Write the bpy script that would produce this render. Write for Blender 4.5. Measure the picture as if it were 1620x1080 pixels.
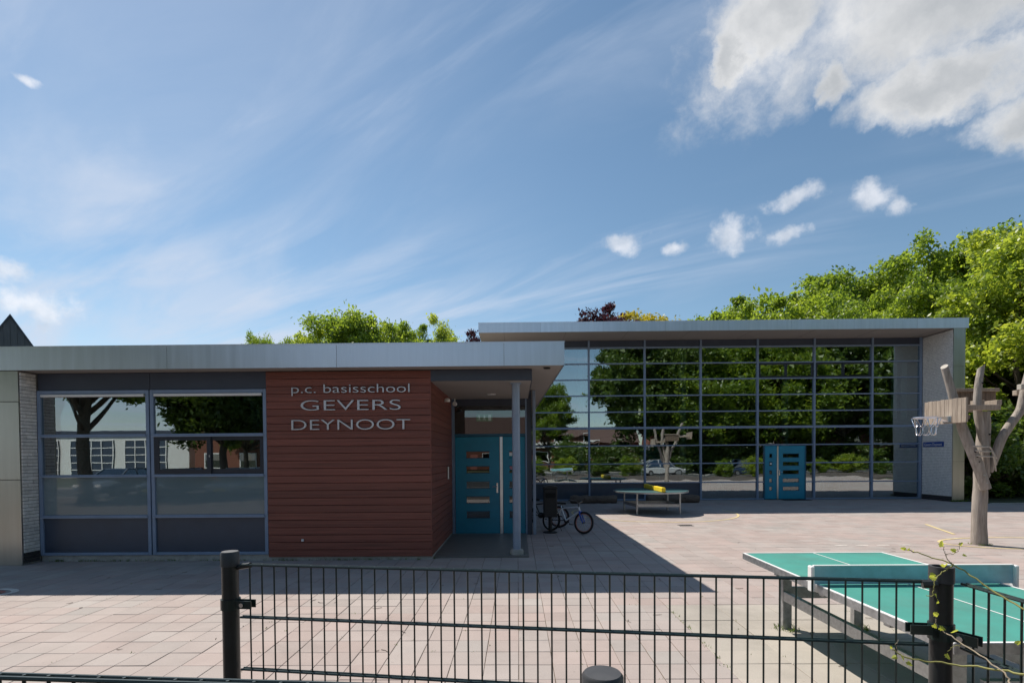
import bpy, bmesh, math, random
import numpy as np
from mathutils import Vector, Matrix, Quaternion
random.seed(7)
scene = bpy.context.scene
for o in list(bpy.data.objects): bpy.data.objects.remove(o)
R = math.radians
# ------------------------------------------------------------------ camera
CAM_H = 1.83
YAW, PITCH, ROLL = R(.6), R(-1.1), -.0075
F_PX, HORIZON = 814., 722.
cam_d = bpy.data.cameras.new('camera'); cam = bpy.data.objects.new('camera', cam_d)
scene.collection.objects.link(cam)
cam_d.sensor_width = 36; cam_d.lens = 36 * F_PX / 1620
cam_d.shift_y = (HORIZON + F_PX * math.tan(-PITCH) - 540) / 1620
cam_d.clip_start = .05; cam_d.clip_end = 2000
cam.matrix_world = (Matrix.Translation((0, 0, CAM_H)) @ Matrix.Rotation(YAW, 4, 'Z')
                    @ Matrix.Rotation(R(90) + PITCH, 4, 'X') @ Matrix.Rotation(ROLL, 4, 'Z'))
scene.camera = cam
CM = cam.matrix_world.to_3x3()
CY = HORIZON + F_PX * math.tan(-PITCH)
def ray(px, py): return CM @ Vector(((px - 810) / F_PX, -(py - CY) / F_PX, -1))
def at_y(px, py, Y):
    d = ray(px, py); return Vector((0, 0, CAM_H)) + d * (Y / d.y)
# ------------------------------------------------------------------ light
SUN_FROM = Vector((-.487, .51, 1.0))
SUN_EL = math.atan2(1.0, math.hypot(.487, .51)); SUN_ROT = math.atan2(-.487, .51)
sun_d = bpy.data.lights.new('sun', 'SUN'); sun_d.energy = 3.9; sun_d.angle = R(.53); sun_d.color = (1, .93, .83)
sun = bpy.data.objects.new('sun', sun_d); scene.collection.objects.link(sun)
sun.rotation_mode = 'QUATERNION'; sun.rotation_quaternion = (-SUN_FROM).to_track_quat('-Z', 'Y')
sun.location = (-20, 20, 40)
SKY_S = .074
scene.view_settings.view_transform = 'Standard'
try: scene.view_settings.look = 'None'
except Exception: pass
scene.view_settings.exposure = .62
scene.view_settings.gamma = 1.0
scene.view_settings.use_curve_mapping = False
# ------------------------------------------------------------------ world
def build_world():
    w = bpy.data.worlds.new('World'); scene.world = w; w.use_nodes = True
    nt = w.node_tree; N = nt.nodes; L = nt.links; N.clear()
    out = N.new('ShaderNodeOutputWorld'); bg = N.new('ShaderNodeBackground'); bg.inputs[1].default_value = SKY_S
    L.new(bg.outputs[0], out.inputs[0])
    sky = N.new('ShaderNodeTexSky'); sky.sky_type = 'NISHITA'; sky.sun_disc = False
    sky.sun_elevation = SUN_EL; sky.sun_rotation = SUN_ROT
    sky.altitude = 0; sky.air_density = 1.0; sky.dust_density = .25; sky.ozone_density = 1.3
    tc = N.new('ShaderNodeTexCoord'); D = tc.outputs['Generated']
    def m(op, a, b=None, c=None, clamp=False):
        n = N.new('ShaderNodeMath'); n.operation = op; n.use_clamp = clamp
        for i, x in enumerate((a, b, c)):
            if x is None: continue
            if isinstance(x, (int, float)): n.inputs[i].default_value = x
            else: L.new(x, n.inputs[i])
        return n.outputs[0]
    def vm(op, a, b=None, scale=None):
        n = N.new('ShaderNodeVectorMath'); n.operation = op
        for i, x in enumerate((a, b)):
            if x is None: continue
            if isinstance(x, (tuple, Vector)): n.inputs[i].default_value = tuple(x)
            else: L.new(x, n.inputs[i])
        if scale is not None: n.inputs['Scale'].default_value = scale
        return n.outputs['Value'] if op in ('LENGTH', 'DOT_PRODUCT') else n.outputs[0]
    def noise(vec, scale, detail=6, rough=.55, dist=0.):
        n = N.new('ShaderNodeTexNoise'); n.inputs['Scale'].default_value = scale; n.inputs['Detail'].default_value = detail
        n.inputs['Roughness'].default_value = rough; n.inputs['Distortion'].default_value = dist
        L.new(vec, n.inputs['Vector']); return n.outputs[0]
    def sstep(x, lo, hi):
        n = N.new('ShaderNodeMapRange'); n.interpolation_type = 'SMOOTHSTEP'
        n.inputs[1].default_value = lo; n.inputs[2].default_value = hi; L.new(x, n.inputs[0]); return n.outputs[0]
    def mapping(vec, rot=(0, 0, 0), scale=(1, 1, 1), loc=(0, 0, 0)):
        n = N.new('ShaderNodeMapping'); n.inputs['Rotation'].default_value = rot
        n.inputs['Scale'].default_value = scale; n.inputs['Location'].default_value = loc
        L.new(vec, n.inputs[0]); return n.outputs[0]
    sep = N.new('ShaderNodeSeparateXYZ'); L.new(D, sep.inputs[0])
    z = m('MAXIMUM', sep.outputs[2], .02)
    # a high layer of thin cirrus, laid out on a flat sheet above the ground
    cmb = N.new('ShaderNodeCombineXYZ')
    zz = m('ADD', z, .12)
    L.new(m('DIVIDE', sep.outputs[0], zz), cmb.inputs[0]); L.new(m('DIVIDE', sep.outputs[1], zz), cmb.inputs[1])
    P = cmb.outputs[0]
    st = mapping(mapping(P, rot=(0, 0, R(33))), scale=(.42, 1.75, 1), loc=(.3, .9, 0))
    st2 = mapping(mapping(P, rot=(0, 0, R(26))), scale=(.6, 1.1, 1), loc=(3.1, 1.7, 0))
    streak = noise(st, 1.6, 9, .56, .9)
    veil = noise(st2, .75, 5, .5, .4)
    fine = noise(st, 5.5, 6, .6, .5)
    ci = m('MULTIPLY', sstep(streak, .45, .74), sstep(veil, .34, .62))
    ci = m('MULTIPLY', ci, m('ADD', .55, m('MULTIPLY', fine, .7)))
    # the veil thickens to the west (photo left) and down towards the horizon
    west = sstep(m('SUBTRACT', m('MULTIPLY', sep.outputs[0], -1.0), m('MULTIPLY', sep.outputs[2], .55)), -.42, .30)
    hz = m('SUBTRACT', 1.0, sstep(sep.outputs[2], .02, .5))
    veil2 = m('MULTIPLY', m('MULTIPLY', west, m('ADD', .35, m('MULTIPLY', hz, .9))), sstep(noise(st, 1.05, 9, .6, 1.1), .34, .70))
    cirrus = m('MINIMUM', m('ADD', m('MULTIPLY', ci, .56), m('MULTIPLY', veil2, .72)), .8)
    # low cumulus: a few puffs and one broad grey bank
    warp_n = N.new('ShaderNodeTexNoise'); warp_n.inputs['Scale'].default_value = 7; warp_n.inputs['Detail'].default_value = 7
    warp_n.inputs['Roughness'].default_value = .62
    L.new(D, warp_n.inputs['Vector'])
    warp = vm('SCALE', vm('SUBTRACT', warp_n.outputs['Color'], (.5, .5, .5)), scale=.16)
    warp_f = vm('SCALE', vm('SUBTRACT', warp_n.outputs['Color'], (.5, .5, .5)), scale=.05)
    DW = vm('ADD', D, warp); DF = vm('ADD', D, warp_f)
    def blob(px, py, rx, ry, big=False):
        c = ray(px, py).normalized()
        right = Vector((c.y, -c.x, 0)).normalized(); up = right.cross(c).normalized()
        k = F_PX * (1 + ((px - 810) / F_PX) ** 2 + ((py - CY) / F_PX) ** 2) ** .5
        d = vm('SUBTRACT', DW if big else DF, tuple(c))
        a = m('DIVIDE', vm('DOT_PRODUCT', d, tuple(right)), rx / k)
        b = m('DIVIDE', vm('DOT_PRODUCT', d, tuple(up)), ry / k)
        q = m('SQRT', m('ADD', m('MULTIPLY', a, a), m('MULTIPLY', b, b)))
        front = m('GREATER_THAN', vm('DOT_PRODUCT', D, tuple(c)), .3)
        return m('MULTIPLY', m('SUBTRACT', 1.0, q, clamp=True), front)
    puffs = None
    for px, py, rx, ry in ((1152, 369, 60, 38), (1246, 371, 40, 17), (1383, 310, 50, 30), (1424, 326, 26, 26), (1262, 311, 66, 20),
                           (985, 384, 52, 26), (60, 484, 80, 44), (12, 428, 46, 26), (36, 125, 18, 11), (1062, 395, 30, 14)):
        b = blob(px, py, rx, ry); puffs = b if puffs is None else m('MAXIMUM', puffs, b)
    n_p = noise(D, 26, 7, .6)
    puff = m('MULTIPLY', sstep(m('ADD', puffs, m('MULTIPLY', m('SUBTRACT', n_p, .5), 2.1)), .10, .95), sstep(puffs, .0, .12))
    bank = None
    for px, py, rx, ry in ((1560, -20, 400, 140), (1500, 130, 190, 70), (1640, 165, 150, 85), (1240, 0, 140, 80), (1162, 65, 36, 58), (1310, 135, 45, 55), (1900, 20, 400, 200), (1750, -260, 800, 300)):
        b = blob(px, py, rx, ry, True); bank = b if bank is None else m('MAXIMUM', bank, b)
    n_b = noise(DF, 9, 9, .62)
    bk = m('ADD', bank, m('MULTIPLY', m('SUBTRACT', n_b, .5), 1.15))
    bank_d = m('MULTIPLY', sstep(bk, .10, .68), sstep(bank, 0, .14))
    # shading: thicker towards the sun = in shade, thinner = lit
    S = SUN_FROM.normalized()
    toward = tuple(S * .05)
    DS = vm('ADD', DF, toward)
    lit_b = m('SUBTRACT', noise(DF, 6, 8, .58), noise(DS, 6, 8, .58))
    lit_p = m('SUBTRACT', noise(D, 22, 5, .55), noise(vm('ADD', D, tuple(S * .018)), 22, 5, .55))
    thick = sstep(m('ADD', bank, m('MULTIPLY', m('SUBTRACT', noise(DF, 4, 8, .58), .5), 1.0)), .12, .95)
    billow = m('MULTIPLY', m('SUBTRACT', noise(DF, 14, 6, .6), .5), .38)
    bank_core = m('SUBTRACT', m('ADD', m('ADD', m('MULTIPLY', thick, .72), .12), billow), m('MULTIPLY', lit_b, 1.3), clamp=True)
    puff_core = m('SUBTRACT', .35, m('MULTIPLY', lit_p, 2.4), clamp=True)
    def rgb(c):
        n = N.new('ShaderNodeRGB'); n.outputs[0].default_value = (*[x / SKY_S for x in c], 1); return n.outputs[0]
    def mix(f, a, b):
        n = N.new('ShaderNodeMix'); n.data_type = 'RGBA'; L.new(f, n.inputs[0]); L.new(a, n.inputs[6]); L.new(b, n.inputs[7]); return n.outputs[2]
    hsv = N.new('ShaderNodeHueSaturation'); hsv.inputs['Hue'].default_value = .490; hsv.inputs['Saturation'].default_value = 1.04; hsv.inputs['Value'].default_value = 1.0
    L.new(sky.outputs[0], hsv.inputs['Color'])
    col = mix(cirrus, hsv.outputs[0], rgb((.42, .47, .56)))
    col = mix(m('MULTIPLY', puff, .66), col, mix(puff_core, rgb((.66, .66, .68)), rgb((.36, .40, .46))))
    bcol = mix(bank_core, rgb((.62, .615, .61)), rgb((.31, .325, .34)))
    col = mix(m('MULTIPLY', bank_d, .93), col, bcol)
    L.new(col, bg.inputs[0])
build_world()
# ------------------------------------------------------------------ materials
MATS = {}
def new_mat(name):
    m = bpy.data.materials.new(name); m.use_nodes = True; nt = m.node_tree
    return m, nt, nt.nodes, nt.links, nt.nodes['Principled BSDF']
def mat(name, col, rough=.6, metal=0., var=.12, scale=6., bump=0., bscale=40., stretch=(1, 1, 1), rvar=0., rand=0., col2=None, detail=6, spec=.5, dirt=0.):
    """procedural surface: colour mottled by noise, optional grain direction, per-object tint, fine relief"""
    if name in MATS: return MATS[name]
    m, nt, N, L, p = new_mat(name)
    p.inputs['Roughness'].default_value = rough; p.inputs['Metallic'].default_value = metal
    p.inputs['Specular IOR Level'].default_value = spec
    geo = N.new('ShaderNodeNewGeometry'); mp = N.new('ShaderNodeMapping'); mp.inputs['Scale'].default_value = stretch
    L.new(geo.outputs['Position'], mp.inputs[0])
    n = N.new('ShaderNodeTexNoise'); n.inputs['Scale'].default_value = scale; n.inputs['Detail'].default_value = detail; n.inputs['Roughness'].default_value = .6
    L.new(mp.outputs[0], n.inputs['Vector'])
    cr = N.new('ShaderNodeValToRGB'); cr.color_ramp.elements[0].position = .3; cr.color_ramp.elements[1].position = .7
    a = col2 if col2 else tuple(c * (1 - var) for c in col); b = col if col2 else tuple(min(1, c * (1 + var)) for c in col)
    cr.color_ramp.elements[0].color = (*a, 1); cr.color_ramp.elements[1].color = (*b, 1)
    L.new(n.outputs[0], cr.inputs[0]); c_out = cr.outputs[0]
    if rand:
        oi = N.new('ShaderNodeObjectInfo'); mr = N.new('ShaderNodeMapRange'); mr.inputs[3].default_value = 1 - rand; mr.inputs[4].default_value = 1 + rand
        L.new(oi.outputs['Random'], mr.inputs[0])
        h = N.new('ShaderNodeHueSaturation'); L.new(mr.outputs[0], h.inputs['Value']); L.new(c_out, h.inputs['Color']); c_out = h.outputs[0]
    if dirt:
        n3 = N.new('ShaderNodeTexNoise'); n3.inputs['Scale'].default_value = 1.3; n3.inputs['Detail'].default_value = 8; n3.inputs['Roughness'].default_value = .7
        L.new(geo.outputs['Position'], n3.inputs['Vector'])
        mr3 = N.new('ShaderNodeMapRange'); mr3.inputs[1].default_value = .45; mr3.inputs[2].default_value = .75; mr3.inputs[4].default_value = dirt
        L.new(n3.outputs[0], mr3.inputs[0])
        mx = N.new('ShaderNodeMix'); mx.data_type = 'RGBA'; mx.inputs[7].default_value = (.10, .085, .07, 1)
        L.new(mr3.outputs[0], mx.inputs[0]); L.new(c_out, mx.inputs[6]); c_out = mx.outputs[2]
    L.new(c_out, p.inputs['Base Color'])
    if rvar:
        mr = N.new('ShaderNodeMapRange'); mr.inputs[3].default_value = max(0, rough - rvar); mr.inputs[4].default_value = rough + rvar
        L.new(n.outputs[0], mr.inputs[0]); L.new(mr.outputs[0], p.inputs['Roughness'])
    if bump:
        n2 = N.new('ShaderNodeTexNoise'); n2.inputs['Scale'].default_value = bscale; n2.inputs['Detail'].default_value = 5
        L.new(mp.outputs[0], n2.inputs['Vector'])
        bp = N.new('ShaderNodeBump'); bp.inputs['Strength'].default_value = bump; bp.inputs['Distance'].default_value = .01
        L.new(n2.outputs[0], bp.inputs['Height']); L.new(bp.outputs[0], p.inputs['Normal'])
    MATS[name] = m; return m
def glass_mat(name, tint, refl, wav=.02, rough=0.):
    m, nt, N, L, p = new_mat(name); N.remove(p); out = N['Material Output']
    tr = N.new('ShaderNodeBsdfTransparent'); tr.inputs[0].default_value = (*tint, 1)
    gl = N.new('ShaderNodeBsdfGlossy'); gl.inputs['Roughness'].default_value = rough; gl.inputs[0].default_value = (.92, .97, 1, 1)
    fr = N.new('ShaderNodeFresnel'); fr.inputs[0].default_value = 1.5
    ad = N.new('ShaderNodeMath'); ad.operation = 'MULTIPLY_ADD'; ad.use_clamp = True; ad.inputs[1].default_value = 1 - refl; ad.inputs[2].default_value = refl
    L.new(fr.outputs[0], ad.inputs[0])
    mx = N.new('ShaderNodeMixShader'); L.new(ad.outputs[0], mx.inputs[0]); L.new(tr.outputs[0], mx.inputs[1]); L.new(gl.outputs[0], mx.inputs[2])
    geo = N.new('ShaderNodeNewGeometry'); n = N.new('ShaderNodeTexNoise'); n.inputs['Scale'].default_value = .9; n.inputs['Detail'].default_value = 2
    L.new(geo.outputs['Position'], n.inputs['Vector'])
    bp = N.new('ShaderNodeBump'); bp.inputs['Strength'].default_value = wav; bp.inputs['Distance'].default_value = .1
    L.new(n.outputs[0], bp.inputs['Height']); L.new(bp.outputs[0], gl.inputs['Normal'])
    L.new(mx.outputs[0], out.inputs[0]); MATS[name] = m; return m
def leaf_mat(name, dark, light, trans=.35):
    m, nt, N, L, p = new_mat(name); N.remove(p); out = N['Material Output']
    at = N.new('ShaderNodeAttribute'); at.attribute_name = 'rnd'
    cr = N.new('ShaderNodeValToRGB'); cr.color_ramp.elements[0].color = (*dark, 1); cr.color_ramp.elements[1].color = (*light, 1)
    L.new(at.outputs['Fac'], cr.inputs[0])
    d = N.new('ShaderNodeBsdfDiffuse'); t = N.new('ShaderNodeBsdfTranslucent'); g = N.new('ShaderNodeBsdfGlossy'); g.inputs['Roughness'].default_value = .45
    L.new(cr.outputs[0], d.inputs[0])
    hs = N.new('ShaderNodeHueSaturation'); hs.inputs['Value'].default_value = 1.9; hs.inputs['Hue'].default_value = .485; L.new(cr.outputs[0], hs.inputs['Color']); L.new(hs.outputs[0], t.inputs[0])
    a = N.new('ShaderNodeMixShader'); a.inputs[0].default_value = trans; L.new(d.outputs[0], a.inputs[1]); L.new(t.outputs[0], a.inputs[2])
    b = N.new('ShaderNodeMixShader'); b.inputs[0].default_value = .045; L.new(a.outputs[0], b.inputs[1]); L.new(g.outputs[0], b.inputs[2])
    L.new(b.outputs[0], out.inputs[0]); MATS[name] = m; return m
def tile_mat(name, grey, pink, size, pink_lo, pink_hi, speck=.42):
    """worn concrete paving: each tile its own shade, pinkish and greyish fields, speckle"""
    m, nt, N, L, p = new_mat(name)
    geo = N.new('ShaderNodeNewGeometry'); P = geo.outputs['Position']
    sc = N.new('ShaderNodeVectorMath'); sc.operation = 'MULTIPLY'; sc.inputs[1].default_value = (1 / size, 1 / size, 0); L.new(P, sc.inputs[0])
    fl = N.new('ShaderNodeVectorMath'); fl.operation = 'FLOOR'; L.new(sc.outputs[0], fl.inputs[0])
    wn = N.new('ShaderNodeTexWhiteNoise'); wn.noise_dimensions = '2D'; L.new(fl.outputs[0], wn.inputs['Vector'])
    big = N.new('ShaderNodeTexNoise'); big.inputs['Scale'].default_value = .2; big.inputs['Detail'].default_value = 3; L.new(fl.outputs[0], big.inputs['Vector'])
    ad = N.new('ShaderNodeMath'); ad.operation = 'MULTIPLY_ADD'; ad.inputs[1].default_value = .22; L.new(wn.outputs['Value'], ad.inputs[0]); L.new(big.outputs[0], ad.inputs[2])
    mr = N.new('ShaderNodeMapRange'); mr.inputs[1].default_value = pink_lo; mr.inputs[2].default_value = pink_hi; L.new(ad.outputs[0], mr.inputs[0])
    mx = N.new('ShaderNodeMix'); mx.data_type = 'RGBA'; mx.inputs[6].default_value = (*grey, 1); mx.inputs[7].default_value = (*pink, 1); L.new(mr.outputs[0], mx.inputs[0])
    # value: per tile + mottling + speckle
    n1 = N.new('ShaderNodeTexNoise'); n1.inputs['Scale'].default_value = 2.2; n1.inputs['Detail'].default_value = 8; n1.inputs['Roughness'].default_value = .65; L.new(P, n1.inputs['Vector'])
    n2 = N.new('ShaderNodeTexNoise'); n2.inputs['Scale'].default_value = 170; n2.inputs['Detail'].default_value = 3; L.new(P, n2.inputs['Vector'])
    def mm(op, a, b):
        n = N.new('ShaderNodeMath'); n.operation = op
        for i, x in enumerate((a, b)):
            if isinstance(x, (int, float)): n.inputs[i].default_value = x
            else: L.new(x, n.inputs[i])
        return n.outputs[0]
    sep = N.new('ShaderNodeSeparateColor'); L.new(wn.outputs['Color'], sep.inputs[0])
    v = mm('ADD', mm('MULTIPLY', sep.outputs[1], .14), .70)
    v = mm('ADD', v, mm('MULTIPLY', n1.outputs[0], .34)); v = mm('ADD', v, mm('MULTIPLY', mm('SUBTRACT', n2.outputs[0], .5), speck))
    vo = N.new('ShaderNodeTexVoronoi'); vo.inputs['Scale'].default_value = 4.5; L.new(P, vo.inputs['Vector'])
    spot = N.new('ShaderNodeMapRange'); spot.inputs[1].default_value = .035; spot.inputs[2].default_value = .055; spot.inputs[3].default_value = -.22; spot.inputs[4].default_value = 0; L.new(vo.outputs['Distance'], spot.inputs[0])
    st = N.new('ShaderNodeTexNoise'); st.inputs['Scale'].default_value = .55; st.inputs['Detail'].default_value = 9; st.inputs['Roughness'].default_value = .7; st.inputs['Distortion'].default_value = .6; L.new(P, st.inputs['Vector'])
    sr = N.new('ShaderNodeMapRange'); sr.inputs[1].default_value = .52; sr.inputs[2].default_value = .72; sr.inputs[3].default_value = 0; sr.inputs[4].default_value = -.2; L.new(st.outputs[0], sr.inputs[0])
    v = mm('ADD', v, mm('ADD', spot.outputs[0], sr.outputs[0])); v = mm('ADD', v, .06)
    hs = N.new('ShaderNodeHueSaturation'); L.new(v, hs.inputs['Value']); L.new(mx.outputs[2], hs.inputs['Color'])
    L.new(hs.outputs[0], p.inputs['Base Color']); p.inputs['Roughness'].default_value = .88
    bp = N.new('ShaderNodeBump'); bp.inputs['Strength'].default_value = .35; bp.inputs['Distance'].default_value = .004
    L.new(n2.outputs[0], bp.inputs['Height']); L.new(bp.outputs[0], p.inputs['Normal'])
    MATS[name] = m; return m
def flat(name, col, rough=.5, metal=0., emit=0.):
    m, nt, N, L, p = new_mat(name); p.inputs['Base Color'].default_value = (*col, 1); p.inputs['Roughness'].default_value = rough; p.inputs['Metallic'].default_value = metal
    if emit:
        p.inputs['Emission Color'].default_value = (*col, 1); p.inputs['Emission Strength'].default_value = emit
    MATS[name] = m; return m
M = MATS
def brushed(name, col, rough):
    """sheet metal: brushed grain, gentle oil-canning, faint weather streaks"""
    m, nt, N, L, p = new_mat(name); p.inputs['Metallic'].default_value = 1.0
    geo = N.new('ShaderNodeNewGeometry'); P = geo.outputs['Position']
    mp = N.new('ShaderNodeMapping'); mp.inputs['Scale'].default_value = (9, 9, .5); L.new(P, mp.inputs[0])
    n = N.new('ShaderNodeTexNoise'); n.inputs['Scale'].default_value = 1.0; n.inputs['Detail'].default_value = 8; n.inputs['Roughness'].default_value = .65; L.new(mp.outputs[0], n.inputs['Vector'])
    cr = N.new('ShaderNodeValToRGB'); cr.color_ramp.elements[0].position = .3; cr.color_ramp.elements[1].position = .75
    cr.color_ramp.elements[0].color = (*[c * .86 for c in col], 1); cr.color_ramp.elements[1].color = (*col, 1)
    L.new(n.outputs[0], cr.inputs[0])
    oi = N.new('ShaderNodeObjectInfo'); mr = N.new('ShaderNodeMapRange'); mr.inputs[3].default_value = .93; mr.inputs[4].default_value = 1.05; L.new(oi.outputs['Random'], mr.inputs[0])
    hs = N.new('ShaderNodeHueSaturation'); L.new(mr.outputs[0], hs.inputs['Value']); L.new(cr.outputs[0], hs.inputs['Color']); L.new(hs.outputs[0], p.inputs['Base Color'])
    r = N.new('ShaderNodeMapRange'); r.inputs[3].default_value = rough - .06; r.inputs[4].default_value = rough + .1; L.new(n.outputs[0], r.inputs[0]); L.new(r.outputs[0], p.inputs['Roughness'])
    n2 = N.new('ShaderNodeTexNoise'); n2.inputs['Scale'].default_value = 1.4; n2.inputs['Detail'].default_value = 2; L.new(P, n2.inputs['Vector'])
    bp = N.new('ShaderNodeBump'); bp.inputs['Strength'].default_value = .12; bp.inputs['Distance'].default_value = .06; L.new(n2.outputs[0], bp.inputs['Height']); L.new(bp.outputs[0], p.inputs['Normal'])
    MATS[name] = m
brushed('steel_fascia', (.80, .84, .91), .36)
brushed('steel_panel', (.55, .54, .50), .3)
mat('frame', (.20, .27, .39), .42, var=.10, scale=4, rvar=.08)
mat('frame_light', (.27, .33, .43), .4, var=.08, scale=4)
mat('dark_panel', (.046, .064, .098), .35, var=.12, scale=2.5, rvar=.06)
mat('slate_panel', (.05, .062, .092), .42, var=.10, scale=2.0, rvar=.06)
mat('sash', (.020, .026, .04), .4, var=.1)
mat('teal', (.006, .235, .37), .4, var=.10, scale=3, rvar=.06)
mat('teal_dark', (.003, .10, .18), .4, var=.10, scale=3)
mat('wood_red', (.195, .060, .042), .5, var=.30, scale=3.0, stretch=(.35, .35, 16), bump=.25, bscale=14, rand=.13, rvar=.08)
mat('wood_back', (.03, .012, .01), .8)
mat('soffit', (.36, .325, .295), .7, var=.05, scale=1.2)
mat('brick_white', (.76, .735, .70), .85, var=.16, scale=14, bump=.5, bscale=60, rand=.10)
mat('mortar', (.26, .245, .235), .95, var=.2, scale=30)
mat('brick_dark', (.035, .033, .036), .8, var=.2, scale=20, rand=.2)
mat('concrete', (.40, .385, .36), .9, var=.2, scale=9, bump=.3, bscale=60, dirt=.35)
mat('galv', (.46, .47, .48), .45, metal=.85, var=.22, scale=22, rvar=.12)
mat('white_paint', (.78, .78, .77), .5, var=.05)
mat('steel_rail', (.72, .74, .76), .3, metal=1., var=.06, scale=20)
mat('letter', (.62, .62, .64), .38, metal=.6, var=.05)
mat('fence_green', (.012, .026, .024), .34, var=.2, scale=12, rvar=.08)
mat('post_black', (.018, .021, .022), .36, var=.25, scale=14, rvar=.08)
mat('cap_black', (.05, .05, .053), .55, var=.25, scale=18, rvar=.1)
mat('robinia', (.42, .37, .325), .88, var=.3, scale=3.2, stretch=(7, 7, .8), bump=1.0, bscale=7, col2=(.21, .18, .155), detail=10)
mat('robinia_cut', (.46, .42, .365), .9, var=.15, scale=18)
mat('plank', (.43, .355, .285), .85, var=.25, scale=4, stretch=(9, 9, .8), bump=.5, bscale=8, rand=.12, col2=(.27, .215, .17))
mat('plank_shaded', (.17, .125, .092), .85, var=.25, scale=4, stretch=(9, 9, .8), bump=.4, bscale=8, rand=.12)  # darker plank copy: shade of faces turned from the sun is in the colour
mat('log', (.13, .10, .08), .95, var=.35, scale=4, stretch=(1.2, 7, 7), bump=.9, bscale=10)
mat('table_green', (.055, .275, .225), .6, var=.10, scale=3.0, rvar=.08, dirt=.38)
mat('table_blue', (.03, .095, .105), .5, var=.12, scale=3)
mat('net_blue', (.32, .52, .60), .45, var=.18, scale=7, dirt=.25)
mat('yellow', (.85, .62, .02), .5, var=.1)
mat('rubber', (.012, .012, .013), .75, var=.2)
mat('rubber_mat', (.010, .010, .011), .95, var=.3, scale=50)
mat('bin_black', (.010, .010, .011), .55, var=.2)
mat('bike_blue', (.02, .07, .42), .3, var=.05)
mat('bike_white', (.7, .72, .76), .3, var=.05)
mat('bike_dark', (.03, .03, .035), .35, var=.1)
mat('chrome', (.75, .75, .77), .18, metal=1., var=.04)
mat('bark', (.12, .095, .075), .95, var=.35, scale=3, stretch=(6, 6, 1), bump=.8, bscale=12)
mat('asphalt', (.055, .055, .057), .92, var=.2, scale=40, bump=.3, bscale=200, detail=8)
mat('grass_ground', (.07, .095, .03), .95, var=.4, scale=2.5, detail=10, bump=.6, bscale=60, col2=(.055, .05, .028))
mat('soil', (.085, .068, .05), .95, var=.4, scale=5, detail=8, bump=.5, bscale=40)
mat('paint_yellow', (.62, .50, .25), .85, var=.2, scale=12)
mat('paint_white', (.66, .62, .57), .85, var=.2, scale=12)
mat('paint_red', (.42, .16, .13), .85, var=.2, scale=12)
mat('sign_blue', (.015, .06, .30), .4, var=.06)
mat('int_wall', (.42, .41, .38), .9, var=.08)
mat('int_dark', (.11, .105, .10), .9, var=.15)
mat('int_floor', (.16, .15, .14), .5, var=.1)
mat('acoustic', (.62, .42, .10), .8, var=.08)
mat('curtain', (.42, .50, .46), .95, var=.12, scale=2, stretch=(9, 9, .3))
mat('house_dark', (.10, .108, .125), .8, var=.2, scale=3, stretch=(14, 14, .4), bump=.4, bscale=6)
mat('house_brick', (.19, .075, .05), .9, var=.25, scale=12)
mat('render_white', (.70, .70, .68), .85, var=.06)
mat('roof_tile', (.10, .06, .05), .85, var=.3, scale=9)
mat('vine_stem', (.26, .25, .075), .7, var=.25, scale=40)
mat('vine_bark', (.34, .28, .20), .85, var=.25, scale=60)
flat('leaf_paint', (.06, .22, .10), .7); flat('ghost_paint', (.32, .42, .42), .7)
flat('hole', (.006, .006, .006), .9)
flat('exit_green', (.02, .32, .13), .5, emit=.16)
flat('exit_white', (.75, .85, .78), .5, emit=.22)
flat('sticker_pink', (.55, .22, .28), .6)
flat('lamp_glass', (.85, .85, .82), .4)
glass_mat('glass', (.52, .66, .67), .31, .03)
glass_mat('glass_low', (.5, .6, .6), .30, .010)
glass_mat('glass_door', (.45, .5, .5), .09, .01)
glass_mat('glass_car', (.12, .14, .14), .2, .0)
m, nt, N, L, p = new_mat('frosted'); p.inputs['Base Color'].default_value = (.22, .30, .33, 1); p.inputs['Roughness'].default_value = .04; p.inputs['Specular IOR Level'].default_value = 1.0
p.inputs['Alpha'].default_value = .72; p.inputs['Coat Weight'].default_value = 1.0; p.inputs['Coat IOR'].default_value = 2.0; MATS['frosted'] = m
leaf_mat('leaf_lime', (.075, .15, .014), (.25, .34, .028), .55)
leaf_mat('leaf_bright', (.12, .21, .018), (.34, .40, .035), .55)
leaf_mat('leaf_dark', (.04, .085, .012), (.13, .20, .022), .38)
leaf_mat('leaf_purple', (.030, .008, .012), (.085, .022, .028), .25)
leaf_mat('leaf_yellow', (.20, .20, .015), (.48, .42, .03), .4)
leaf_mat('leaf_vine', (.24, .30, .03), (.45, .50, .07), .45)
tile_mat('paving', (.352, .318, .298), (.362, .290, .266), .3, .40, .76)
tile_mat('slab', (.37, .34, .30), (.40, .355, .31), .6, .3, .9, .6)
mat('clinker_shaded', (.085, .068, .06), .9, var=.3, scale=14, detail=8, bump=.3, bscale=60)  # dark clinker paving, tree shade over the sidewalk put into its colour
mat('joint', (.115, .095, .06), .95, var=.35, scale=1.2, col2=(.12, .085, .06))
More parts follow.
